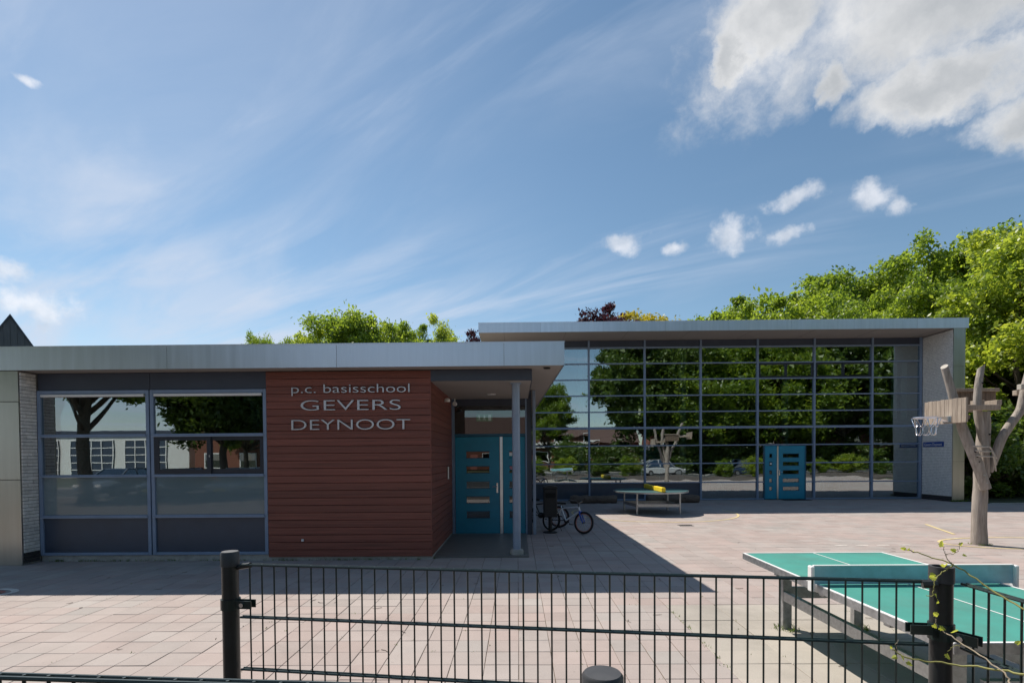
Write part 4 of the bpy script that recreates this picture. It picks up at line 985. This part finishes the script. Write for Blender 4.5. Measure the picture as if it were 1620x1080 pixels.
def filler_terrace(x0, x1, y, h, label, m):  # unseen house rows, added to block pale horizon sky in the reflections
    t = thing('filler_houses', label, 'houses', ((x0 + x1) / 2, y, 0), False, 0, 'added house rows beyond the street trees')
    MB().box(x0, x1, y - 8, y, 0, h).build('wall', m, t); MB().prism([(y + .4, h), (y - 8.4, h), (y - 4, h + 2.6)], x0 - .2, x1 + .2, 'yz').build('roof', 'roof_tile', t)
    n = int((x1 - x0) / 5)
    for k in range(n):
        xx = x0 + .6 + k * 5
        for z in (.9, 3.5):
            w = MB().box(xx + 1.6, xx + 3.9, y + .01, y + .05, z, z + 1.5).build('window', 'white_paint', t); MB().box(xx + 1.7, xx + 3.8, y + .051, y + .06, z + .1, z + 1.4).build('pane', 'glass_car', w)
        MB().box(xx, xx + 1.0, y + .01, y + .05, .02, 2.2).build('door', ('teal', 'slate_panel', 'paint_red')[k % 3], t)
filler_terrace(-17, 4, -46, 4.9, 'brick house row added to block the pale horizon in the entrance door glass', 'house_brick')
filler_terrace(21.5, 42, -40, 5.4, 'dark brick house row added to block bright sky behind the trees in the middle of the hall', 'house_brick')
filler_terrace(43.5, 74, -38, 5.6, 'brick house row added to block bright sky behind the trees at the right of the hall', 'house_brick')
filler_terrace(4.5, 21, -48, 4.6, 'brick house row added behind the bungalow to block bright sky in the left hall bays', 'house_brick')
lh = thing('bungalow', 'low brick bungalow across the road mirrored under the trees in the hall', 'house', (12, -34, 0))
MB().box(1, 20, -42, -34, 0, 3).build('wall', 'house_brick', lh); MB().box(.5, 20.5, -42.5, -33.4, 3.002, 3.35).build('roof', 'white_paint', lh)
for x in (2.5, 6, 10, 14, 17.5): w_ = MB().box(x, x + 1.8, -33.99, -33.95, .9, 2.4).build('window', 'white_paint', lh); MB().box(x + .1, x + 1.7, -33.949, -33.94, 1.0, 2.3).build('pane', 'glass_car', w_)
# ------------------------------------------------------------------ dark gabled house far left
gh = thing('gabled_house', 'dark boarded gable end of a house above the low roof at far left', 'house', (-29.65, 30, 0), True, R(44.7))
hw = 2.95; ez = 5.0; az = 10.25; sl = (az - ez) / hw
MB().prism([(-hw, 0), (hw, 0), (hw, ez), (0, az), (-hw, ez)], .03, 10, 'xz').build('wall', 'house_dark', gh)
for k in range(20):
    x = -hw + .01 + k * .294; h = ez + (hw - abs(x + .14)) * sl - .14
    MB().box(x, x + .275, 0, .029, .02, h).build('board', 'house_dark', gh)
for q in (-1, 1): MB().prism([(0, az + .02), (0, az + .16), (q * (hw + .12), ez - .05), (q * (hw + .06), ez - .14)], -.04, 10.1, 'xz').build('roof', 'slate_panel', gh)
w_ = MB().box(-.75, .75, -.035, -.001, 4.3, 6.0).build('window', 'white_paint', gh); MB().box(-.65, .65, -.045, -.036, 4.4, 5.9).build('pane', 'glass_car', w_)
# ------------------------------------------------------------------ fence
def fence_panel(p0, p1, label, zt=1.43, group='wire mesh fence panels'):
    p0, p1 = Vector((*p0, 0)), Vector((*p1, 0)); L_ = (p1 - p0).length; a = math.atan2(p1.y - p0.y, p1.x - p0.x)
    t = thing('mesh_fence', label, 'fence', p0, True, a, group)
    n = int(L_ / .05); bar0 = None
    x_off = (L_ - (n - 1) * .05) / 2
    for k in range(n):
        x = x_off + k * .05
        if bar0 is None: bar0 = MB().tube([(x, 0, .05), (x, 0, zt)], .0032, 6).build('vertical_bar', 'fence_green', t, smooth=True)
        else: share(bar0, 'vertical_bar', (x, 0, (.05 + zt) / 2), t)
    z = zt - .004
    while z > .05:
        for s in (-1, 1): MB().tube([(0, s * .0075, z), (L_, s * .0075, z)], .0042, 6).build('double_rail', 'fence_green', t, smooth=True)
        z -= .2
    return t
def post(x, y, label, h=1.475, r=.030, cap=True, group='round fence posts'):
    t = thing('fence_post', label, 'post', (x, y, 0), True, 0, group)
    if cap:
        MB().lathe([(r, -.02), (r, h - .05)], n=28).build('pole', 'post_black', t, smooth=True)
        MB().lathe([(r + .0005, h - .055), (r + .003, h - .054), (r + .003, h - .004), (r - .001, h + .001), (.001, h + .0015)], n=28).build('cap', 'cap_black', t, smooth=True)
    else:
        MB().lathe([(r, -.02), (r, h - .052)], n=28).build('pole', 'post_black', t, smooth=True)
        MB().lathe([(r - .006, h - .3), (r - .006, h), (r + .003, h), (r + .003, h - .05), (r + .0005, h - .051)], n=28, caps=False).build('sleeve', 'cap_black', t, smooth=True)
        MB().lathe([(.001, h - .12), (r - .007, h - .12)], n=28, caps=False).build('tube_shade', 'hole', t)  # black disc standing in for the shade inside the open tube
    return t
P1 = (-1.105, 1.955); P2 = (1.335, 1.63)
d = Vector((P2[0] - P1[0], P2[1] - P1[1])).normalized()
fence_panel((P1[0] + d.x * .045, P1[1] + d.y * .045), (P2[0] - d.x * .042, P2[1] - d.y * .042), 'long dark green mesh fence panel running across the foreground')
fence_panel((P2[0] + .045, P2[1] - .03), (P2[0] + .02, P2[1] - 2.5), 'dark green mesh fence panel running towards the viewer at the right')
fence_panel((.10, .872), (-2.40, 1.05), 'nearest mesh fence panel whose top rail crosses the lower left corner')
q1 = post(*P1, 'black capped fence post at the left end of the long panel')
q2 = post(*P2, 'open-topped black fence post at right with a vine curling round it', cap=False)
q3 = post(.142, .868, 'nearest fence post, its rounded black cap at the bottom edge', h=1.462, r=.032)
post(-2.44, 1.052, 'fence post out at the far left end of the nearest panel'); post(P2[0] + .02, P2[1] - 2.54, 'fence post at the near end of the right-hand panel')
def clamp(par, z, ang, r=.030, L_=.075):
    rot = Matrix.Rotation(ang, 3, 'Z'); c = MB()
    c.lathe([(r, z - .02), (r + .005, z - .02), (r + .005, z + .02), (r, z + .02)], n=24, caps=False)
    for s in (-1, 1): c.obox(rot @ Vector((r + L_ / 2 - .01, s * .0135, z)), (L_, .004, .030), rot)
    o = c.build('clamp', 'fence_green', par)
    b = MB(); p = rot @ Vector((r + .028, -.014, z)); e = rot @ Vector((r + .028, -.022, z)); b.tube([p, e], .0085, 8); b.build('bolt', 'chrome', o)
for z in (1.275,): clamp(q1, z, math.atan2(d.y, d.x)); clamp(q2, z, math.atan2(-d.y, -d.x)); clamp(q2, z - .01, R(-65), L_=.08)
b = MB().tube([(.03, .0, 1.415), (.085, -.012, 1.425)], .011, 8).build('latch', 'post_black', q1, smooth=True)
MB().tube([(-.03, -.02, 1.425), (-.065, -.006, 1.42)], .014, 8).build('latch', 'post_black', q2, smooth=True)
# white plate on the right-hand panel
sp = thing('fence_plate', 'plain white plate hung on the right-hand fence panel at the picture edge', 'plate', (1.345, 1.16, .8))
MB().box(1.338, 1.342, .95, 1.368, .82, 1.315).build('plate', 'white_paint', sp, bev=.0015)
for z in (.9, 1.24): MB().box(1.342, 1.365, 1.16, 1.17, z, z + .008).build('hook', 'galv', sp)
# vine on the fence
vine = thing('vine', 'young climbing vine with small yellow-green leaves on the right fence post', 'vine', (1.335, 1.62, 0))
def vp(px, py, Y): return at_y(px, py, Y)
def smooth_path(pts, n=5):
    out = []
    for i in range(len(pts) - 1):
        p0, p1, p2, p3 = pts[max(i - 1, 0)], pts[i], pts[i + 1], pts[min(i + 2, len(pts) - 1)]
        for k in range(n):
            t = k / n; out.append(.5 * ((2 * p1) + (p2 - p0) * t + (2 * p0 - 5 * p1 + 4 * p2 - p3) * t * t + (3 * p1 - p0 - 3 * p2 + p3) * t ** 3))
    return out + [pts[-1]]
lr2 = random.Random(4)
def stem(pts, r0, r1, m='vine_stem'):
    p = smooth_path([Vector(q) for q in pts], 7); k = len(p); p = [q + Vector((lr2.gauss(0, .0012), lr2.gauss(0, .0012), lr2.gauss(0, .0016))) for q in p]; r0 *= .68; r1 *= .68; return MB().tube(p, [r0 + (r1 - r0) * i / (k - 1) for i in range(k)], 7).build('stem', m, vine, smooth=True)
PY = 1.575
stem([vp(1640, 975, 1.38), vp(1575, 936, 1.47), vp(1508, 893, 1.56), vp(1470, 880, 1.60), vp(1432, 868, 1.63)], .0042, .0022)
stem([vp(1508, 893, 1.56), vp(1492, 905, PY - .01), vp(1480, 917, PY - .015), vp(1477, 935, PY - .015), vp(1474, 942, PY - .01), vp(1466, 941, PY)], .003, .0014)
stem([vp(1508, 893, 1.56), vp(1498, 884, 1.57), vp(1496, 875, 1.57), vp(1491, 864, 1.57)], .0022, .0012, 'vine_bark')
stem([vp(1497, 876, 1.57), vp(1512, 874, 1.57), vp(1518, 866, 1.56), vp(1520, 860, 1.56)], .0016, .001, 'vine_bark')
stem([vp(1640, 1070, 1.33), vp(1584, 1060, 1.40), vp(1500, 1048, 1.5), vp(1440, 1042, 1.53), vp(1412, 1026, 1.55)], .0048, .0028)
stem([vp(1600, 1082, 1.36), vp(1584, 1060, 1.39), vp(1524, 1018, 1.49), vp(1486, 993, PY - .02), vp(1480, 978, PY - .02)], .0034, .0018, 'vine_bark')
stem([vp(1524, 1018, 1.5), vp(1510, 1022, 1.51), vp(1499, 1030, 1.52)], .0014, .0008)
stem([vp(1420, 1030, 1.54), vp(1418, 1018, 1.54), vp(1422, 1012, 1.54)], .0012, .0007, 'vine_bark')
lrng = random.Random(11)
def vleaf(px, py, Y, s, a):
    out = [(0, 0), (.28, -.16), (.5, .0), (.42, .28), (.62, .42), (.36, .62), (.3, .9), (0, 1.15), (-.3, .9), (-.36, .62), (-.62, .42), (-.42, .28), (-.5, 0), (-.28, -.16)]
    c = vp(px, py, Y); rot = Matrix.Rotation(a, 3, 'Y') @ Matrix.Rotation(lrng.uniform(-.9, .9), 3, 'X') @ Matrix.Rotation(lrng.uniform(-.7, .7), 3, 'Z'); b = MB()
    pts = [(0, .5)] + out
    for u, w in pts: b.v.append(tuple(c + rot @ Vector((u * s, abs(u) * s * .5, w * s))))
    b.f = [(0, 1 + i, 1 + (i + 1) % len(out)) for i in range(len(out))]
    o = b.build('leaf', 'leaf_vine', vine, smooth=True); a_ = o.data.attributes.new('rnd', 'FLOAT', 'FACE'); a_.data.foreach_set('value', [lrng.uniform(.2, 1)] * len(o.data.polygons))
for px, py, Y, s, a in ((1491, 864, 1.57, .016, 0), (1519, 862, 1.56, .011, .9), (1512, 871, 1.56, .012, -1.2), (1524, 876, 1.56, .009, 2.2), (1495, 893, 1.565, .017, 2.6), (1480, 914, PY - .02, .014, -1.4), (1472, 909, PY - .02, .013, 1.6),
        (1482, 943, PY - .02, .013, 1.0), (1484, 950, PY - .02, .014, 2.2), (1484, 973, PY - .02, .014, -1.0), (1477, 988, PY - .02, .012, 2.4), (1487, 992, PY - .03, .014, 2.0), (1508, 1000, PY - .05, .016, .3),
        (1498, 1034, 1.52, .014, 2.8), (1432, 869, 1.63, .012, -1.2), (1437, 871, 1.62, .010, .8), (1430, 1040, 1.53, .013, -1.6), (1418, 1038, 1.54, .012, -2.2), (1436, 1046, 1.53, .013, 2.6), (1412, 1024, 1.55, .010, -1), (1445, 870, 1.62, .008, 2), (1608, 1018, 1.37, .011, .4)):
    vleaf(px, py, Y, s, a)
# ------------------------------------------------------------------ outdoor tennis table (near, right)
tt = thing('tennis_table', 'green outdoor table tennis table with steel net behind the fence', 'table tennis table', (3.2, 4.24, 0))
TX0, TX1, TY0, TY1, TZ = 2.45, 3.96, 2.9, 5.62, .76
top = MB().box(TX0 + .02, TX1 - .02, TY0 + .02, TY1 - .02, TZ - .03, TZ).build('table_top', 'table_green', tt)
b = MB(); b.box(TX0, TX0 + .0195, TY0, TY1, TZ - .062, TZ + .002); b.box(TX1 - .0195, TX1, TY0, TY1, TZ - .062, TZ + .002); b.box(TX0 + .0195, TX1 - .0195, TY0, TY0 + .0195, TZ - .062, TZ + .002); b.box(TX0 + .0195, TX1 - .0195, TY1 - .0195, TY1, TZ - .062, TZ + .002)
b.build('edge_frame', 'galv', top, bev=.002)
for x0, x1, y0, y1 in ((TX0 + .001, TX0 + .022, TY0 + .001, TY1 - .001), (TX1 - .022, TX1 - .001, TY0 + .001, TY1 - .001), (TX0 + .0225, TX1 - .0225, TY0 + .001, TY0 + .022), (TX0 + .0225, TX1 - .0225, TY1 - .022, TY1 - .001), ((TX0 + TX1) / 2 - .005, (TX0 + TX1) / 2 + .005, TY0 + .0225, TY1 - .0225)):
    MB().box(x0, x1, y0, y1, TZ + .0025, TZ + .0045).build('white_line', 'white_paint', top)
NY = 4.23
net = MB().box(TX0 - .03, TX1 + .08, NY - .004, NY + .004, TZ + .006, TZ + .155).build('net', 'net_blue', tt)
MB().box(TX0 - .06, TX0 - .0305, NY - .03, NY + .03, TZ - .05, TZ + .157).build('net_end', 'white_paint', net, bev=.006)
MB().box(TX1 + .0805, TX1 + .11, NY - .03, NY + .03, TZ - .05, TZ + .157).build('net_end', 'white_paint', net, bev=.006)
MB().box(TX0 - .03, TX1 + .08, NY - .012, NY + .012, TZ + .1552, TZ + .163).build('net_rim', 'white_paint', net)
for x, y in ((2.82, 5.40), (3.56, 5.40), (2.68, 3.14), (3.72, 3.14)):
    b = MB(); b.box(x - .045, x + .045, y - .006, y, 0, TZ - .063); b.box(x - .045, x - .039, y, y + .055, 0, TZ - .063); b.box(x + .039, x + .045, y, y + .055, 0, TZ - .063); b.build('leg', 'galv', tt)
for x in (2.80, 3.64): MB().box(x - .025, x + .025, 3.2, 5.39, .30, .40).build('long_beam', 'galv', tt, bev=.004)
for y in (5.43, 3.17): MB().box(2.85, 3.6, y - .02, y + .02, .32, .44).build('cross_beam', 'galv', tt, bev=.004)
for y in (3.5, 4.25, 5.0): MB().box(TX0 + .05, TX1 - .05, y - .03, y + .03, TZ - .10, TZ - .0305).build('bearer', 'galv', tt)
# ------------------------------------------------------------------ round table by the glass
rt = thing('round_tennis_table', 'round dark green play table with a yellow net in front of the glass hall', 'play table', (4.28, 16.6, 0))
TC = (4.28, 16.6, 0); RZ = .72
tp = MB().lathe([(.01, RZ - .045), (1.15, RZ - .045), (1.165, RZ - .03), (1.165, RZ - .012), (1.155, RZ), (.01, RZ)], TC, 48).build('table_top', 'table_blue', rt, smooth=True)
MB().lathe([(1.166, RZ - .05), (1.172, RZ - .05), (1.172, RZ - .004), (1.166, RZ - .004)], TC, 48, caps=False).build('rim', 'galv', tp, smooth=True)
n_ = MB(); n_.box(4.33, 4.45, 15.48, 17.7, RZ + .002, RZ + .145); n_ = n_.build('net', 'yellow', rt, bev=.02)
MB().box(4.325, 4.455, 16.4, 16.43, RZ + .002, RZ + .15).build('net_joint', 'bike_dark', n_)
lg = [(3.72, 16.05), (5.02, 15.95), (3.55, 17.15), (5.0, 17.2)]
for x, y in lg: MB().tube([(x, y, 0), (x, y, RZ - .046)], .032, 12).build('leg', 'galv', rt, smooth=True)
for a, c in ((0, 1), (2, 3), (0, 2), (1, 3)): MB().bar((*lg[a], .28), (*lg[c], .28), .04, .09).build('cross_beam', 'galv', rt)
# ------------------------------------------------------------------ logs
def log(x0, x1, y, r, label):
    t = thing('lying_log', label, 'log', ((x0 + x1) / 2, y, 0), False, 0, 'logs lying in front of the glass'); n = 14; b = MB(); r_ = random.Random(x0)
    pts = [(x0 + (x1 - x0) * i / n, y + .03 * math.sin(i * .9 + x0), r * .92 + .01 * math.sin(i * 1.7)) for i in range(n + 1)]
    b.tube(pts, [r * (1 + r_.uniform(-.12, .12)) * (.8 if i in (0, n) else 1) for i in range(n + 1)], 14).build('trunk', 'log', t, smooth=True)
    for xx in (x0 + .3 * (x1 - x0), x0 + .72 * (x1 - x0)): MB().tube([(xx, y - r * .5, r), (xx + .03, y - r * 1.15, r * 1.3)], [.06, .045], 9).build('branch_stub', 'log', t, smooth=True)
log(2.05, 3.85, 20.0, .16, 'dark lying log left of the round table by the glass'); log(5.0, 7.0, 19.95, .17, 'dark lying log right behind the round table')
# ------------------------------------------------------------------ robinia basketball tree
bt = thing('basketball_tree', 'weathered grey forked tree-trunk post carrying wooden backboards and a chain basket', 'basketball post', (9.24, 10.37, 0))
BY = 10.37
def wood(pts, rr, name='limb', n=14, seed=0, tilt=None, y=BY):
    r_ = random.Random(seed); P_ = smooth_path([Vector((x, y + dy, z)) for x, dy, z in pts], 4); k = len(P_)
    rad = [np.interp(i / (k - 1), np.linspace(0, 1, len(rr)), rr) * .80 * (1 + r_.uniform(-.035, .035)) for i in range(k)]
    o = MB().tube(P_, rad, n, True, tilt).build(name, 'robinia', bt, smooth=True)
    o.data.materials.append(MATS['robinia_cut'])
    o.data.polygons[-1].material_index = 1; o.data.polygons[-2].material_index = 1
    return o
tr = wood([(9.24, 0, -.05), (9.23, 0, .5), (9.25, 0, 1.1), (9.27, 0, 1.7), (9.32, .02, 2.2), (9.33, .03, 2.66)], [.172, .152, .148, .146, .136, .128], 'trunk', 18, 1)
wood([(9.20, -.17, 1.13), (9.04, -.17, 1.6), (8.88, -.13, 2.05), (8.75, -.07, 2.55), (8.65, -.02, 3.05), (8.53, .02, 3.56)], [.112, .12, .112, .102, .09, .082], 'limb', 14, 2, (.5, .35))
wood([(9.24, -.16, 1.35), (9.18, -.17, 1.9), (9.09, -.16, 2.35), (9.06, -.13, 2.75), (9.10, -.1, 3.15), (9.19, -.06, 3.54)], [.05, .086, .09, .086, .08, .068], 'limb', 14, 3, (.9, -.4))
wood([(9.40, -.05, 1.45), (9.46, -.08, 1.75), (9.56, -.1, 2.1), (9.74, -.1, 2.4), (9.93, -.1, 2.68), (10.02, -.08, 3.05), (10.16, -.04, 3.45), (10.3, 0, 3.8)], [.05, .092, .098, .102, .094, .088, .084, .08], 'limb', 14, 4, (.3, .3))
for p0, p1 in (((9.02, -.3, 1.95), (9.36, -.22, 1.82)), ((9.06, -.31, 1.86), (9.36, -.22, 1.70)), ((9.08, -.31, 1.76), (9.36, -.21, 1.58))):
    b = MB().tube([(p0[0] - .16, BY + p0[1] + .03, p0[2] + .02), (p0[0], BY + p0[1], p0[2]), (p0[0] + .13, BY + p0[1] - .01, p0[2]), (p1[0], BY + p1[1], p1[2] - .1)], .013, 8).build('climbing_rung', 'robinia_cut', bt, smooth=True)
for x, dy, z, r_, m_ in ((8.93, -.15, 1.86, .092, 'hole'), (8.965, -.155, 1.76, .093, 'hole'), (9.0, -.16, 1.66, .093, 'hole'), (9.34, .02, 2.2, .107, 'hole'), (9.30, .0, 1.72, .116, 'hole'), (9.30, .0, 1.6, .116, 'hole'), (9.09, -.17, 1.40, .094, 'galv'), (9.15, -.17, 1.25, .09, 'galv'), (9.33, 0, 1.4, .115, 'galv'), (9.13, -.1, 3.2, .063, 'hole')):
    MB().lathe([(.017, -.012), (.017, .03)], (x, BY + dy - r_ + .004, z), 10, 'y').build('bolt', m_, bt)
# backboard A: faces left (-x), planks side by side along y
x_a = 8.50
for k in range(10):
    y0_ = 9.82 + k * .1
    MB().box(x_a - .02 + .0 * k, x_a + .02, y0_ + .002, y0_ + .098, 2.42 - .004 * (k % 2), 2.885 + .004 * (k % 3)).build('backboard_plank', 'plank', bt, bev=.003)
for z in (2.48, 2.75): MB().box(x_a + .0205, x_a + .09, 9.86, 10.78, z, z + .08).build('backboard_batten', 'plank_shaded', bt)
MB().box(x_a + .0905, 9.3, 10.0, 10.1, 2.66, 2.76).build('support_beam', 'plank', bt, bev=.006); MB().box(x_a + .0905, 9.3, 10.42, 10.52, 2.66, 2.76).build('support_beam', 'plank', bt, bev=.006)
# backboard B: behind the trunk
for k in range(8): MB().box(9.10 + k * .105, 9.20 + k * .105, 10.80, 10.84, 2.72, 3.10).build('backboard_plank', 'plank_shaded', bt, bev=.003)
MB().box(9.06, 9.98, 10.76, 10.88, 3.102, 3.17).build('backboard_cap', 'plank', bt, bev=.006)
for x in (9.16, 9.5): MB().box(x, x + .1, 10.3, 10.795, 2.78, 2.88).build('support_beam', 'plank', bt, bev=.006)
# arm and board C on the right-hand limb
MB().box(9.78, 10.75, 10.1, 10.2, 3.06, 3.16).build('support_beam', 'robinia_cut', bt, bev=.006); MB().box(9.98, 10.75, 10.4, 10.5, 2.98, 3.08).build('support_beam', 'plank', bt, bev=.006)
for k in range(9): MB().box(10.755, 10.795, 9.85 + k * .1, 9.947 + k * .1, 2.85, 3.32).build('backboard_plank', 'plank', bt, bev=.003)
# basket
hp = MB(); hc = Vector((8.07, 10.25, 2.535)); hr = .235
hoop = MB().torus(hc, hr, .0115, n=40).build('hoop', 'chrome', bt, smooth=True)
b = MB(); b.box(x_a - .028, x_a - .0205, 10.15, 10.35, 2.44, 2.56); b.prism([(x_a - .029, 2.45), (x_a - .029, 2.55), (8.29, 2.55), (8.29, 2.525)], 10.19, 10.31, 'xz'); b.build('bracket', 'steel_rail', hoop)
b = MB()
for k in range(8):
    a0, a1 = 2 * math.pi * k / 8, 2 * math.pi * (k + 1) / 8
    P = lambda a, rr, z: hc + Vector((rr * math.cos(a), rr * math.sin(a), z)); am = (a0 + a1) / 2
    b.tube(smooth_path([P(a0, hr, 0), P(a0 + .15, hr * .84, -.13), P(am, hr * .75, -.185), P(a1 - .15, hr * .84, -.13), P(a1, hr, 0)], 3), .0065, 6)
    b.tube(smooth_path([P(am, hr * .75, -.185), P(am + .1, hr * .68, -.3), P(a1, hr * .64, -.345), P(a1 + am - a0 - .1, hr * .68, -.3), P(a1 + am - a0, hr * .75, -.185)], 3), .0062, 6)
b.build('chain_net', 'chrome', hoop, smooth=True)
# ------------------------------------------------------------------ litter bin
lb = thing('litter_bin', 'tall black litter bin on a post standing in the shade by the bicycle', 'litter bin', (.78, 12.35, 0))
MB().box(.62, .94, 12.22, 12.48, .38, 1.06).build('body', 'bin_black', lb, bev=.02); MB().prism([(.60, 1.062), (.96, 1.062), (.93, 1.12), (.78, 1.14), (.63, 1.12)], 12.2, 12.5, 'xz').build('lid', 'bin_black', lb, bev=.006)
MB().box(.66, .90, 12.213, 12.2195, .84, .96).build('opening', 'hole', lb); MB().tube([(.78, 12.35, 0), (.78, 12.35, .379)], .045, 12).build('post', 'bin_black', lb, smooth=True); MB().lathe([(.17, 0), (.17, .02), (.05, .04)], (.78, 12.35, 0), 20).build('foot', 'bin_black', lb)
# ------------------------------------------------------------------ bicycles
def bicycle(label, loc, rz, r, frame_m, fork_m, lean):
    t = thing('bicycle', label, 'bicycle', loc, True, rz, 'children\'s bicycles by the bin'); t.rotation_euler = (lean, 0, rz)
    wb_ = .46; rot = Matrix.Rotation(R(90), 3, 'X')
    for x, nm in ((-wb_, 'rear_wheel'), (wb_, 'front_wheel')):
        w = MB().torus((x, 0, r), r - .026, .025, rot, 36, 8).build(nm, 'rubber', t, smooth=True)
        MB().torus((x, 0, r), r - .055, .010, rot, 36, 6).build('rim', 'paint_red' if nm[0] == 'f' else 'galv', w, smooth=True)
        b = MB()
        for k in range(14): a = 2 * math.pi * k / 14; b.tube([(x, .02 * (-1) ** k, r), (x + (r - .058) * math.cos(a), 0, r + (r - .058) * math.sin(a))], .0022, 4)
        b.build('spokes', 'chrome', w); MB().lathe([(.022, -.045), (.022, .045)], (x, 0, r), 12, 'y').build('hub', 'bike_dark', w)
    bb = (-.04, 0, r + .02); st = (-.18, 0, r + .30); hd = (.30, 0, r + .36); hd2 = (.33, 0, r + .26)
    fr = MB(); fr.tube([hd2, bb], .021, 10); fr = fr.build('frame', frame_m, t, smooth=True)
    for a, c, rr in ((st, hd, .017), (bb, st, .017), (hd, hd2, .022)): MB().tube([a, c], rr, 10).build('frame_tube', frame_m, fr, smooth=True)
    for s in (-1, 1):
        MB().tube([(-wb_, s * .05, r), (bb[0], s * .025, bb[2])], .010, 8).build('chain_stay', 'bike_dark', fr, smooth=True); MB().tube([(-wb_, s * .05, r), (st[0] + .01, s * .02, st[2] - .03)], .009, 8).build('seat_stay', frame_m, fr, smooth=True)
    fk = MB()
    for s in (-1, 1): fk.tube([(wb_, s * .05, r), (.36, s * .055, r + .2), (.35, s * .03, r + .25)], .018, 8)
    fk.tube([(.35, -.055, r + .25), (.35, .055, r + .25)], .02, 8); fk.build('fork', fork_m, t, smooth=True)
    MB().tube([hd, (.285, 0, r + .45)], .016, 8).build('stem', 'bike_dark', t); hb = MB().tube([(.22, -.27, r + .50), (.29, -.12, r + .50), (.29, -.05, r + .46), (.29, .05, r + .46), (.29, .12, r + .50), (.22, .27, r + .50)], .012, 8).build('handlebar', 'bike_dark', t, smooth=True)
    for s in (-1, 1): MB().tube([(.235, s * .2, r + .5), (.20, s * .3, r + .5)], .017, 8).build('grip', 'rubber', hb)
    MB().tube([st, (-.21, 0, r + .40)], .014, 8).build('seat_post', 'chrome', t); MB().prism([(-.34, -.07), (-.30, -.085), (-.18, -.035), (-.07, -.018), (-.07, .018), (-.18, .035), (-.30, .085), (-.34, .07)], r + .40, r + .45, 'xy').build('saddle', 'rubber', t, bev=.012, smooth=True)
    cr = MB().lathe([(.075, .03), (.08, .034), (.075, .038)], bb, 20, 'y').build('chainring', 'bike_dark', t)
    for s in (-1, 1): MB().tube([(bb[0], s * .05, bb[2]), (bb[0] + s * .1, s * .06, bb[2] - s * .09)], .009, 6).build('crank', 'bike_dark', cr); MB().box(bb[0] + s * .1 - .04, bb[0] + s * .1 + .04, min(s * .06, s * .14), max(s * .06, s * .14), bb[2] - s * .09 - .01, bb[2] - s * .09 + .01).build('pedal', 'rubber', cr)
    MB().tube([(-.28, .04, r * .9), (-.24, .16, .01)], .009, 6).build('kickstand', 'bike_dark', t)
    return t
bicycle('small mountain bike with white frame and blue fork leaning by the litter bin', (1.17, 12.36, .0), R(-38), .265, 'bike_white', 'bike_blue', R(-7))
bicycle('dark bicycle half hidden behind the litter bin and porch column', (.62, 13.35, .0), R(-20), .28, 'bike_dark', 'bike_dark', R(-5))
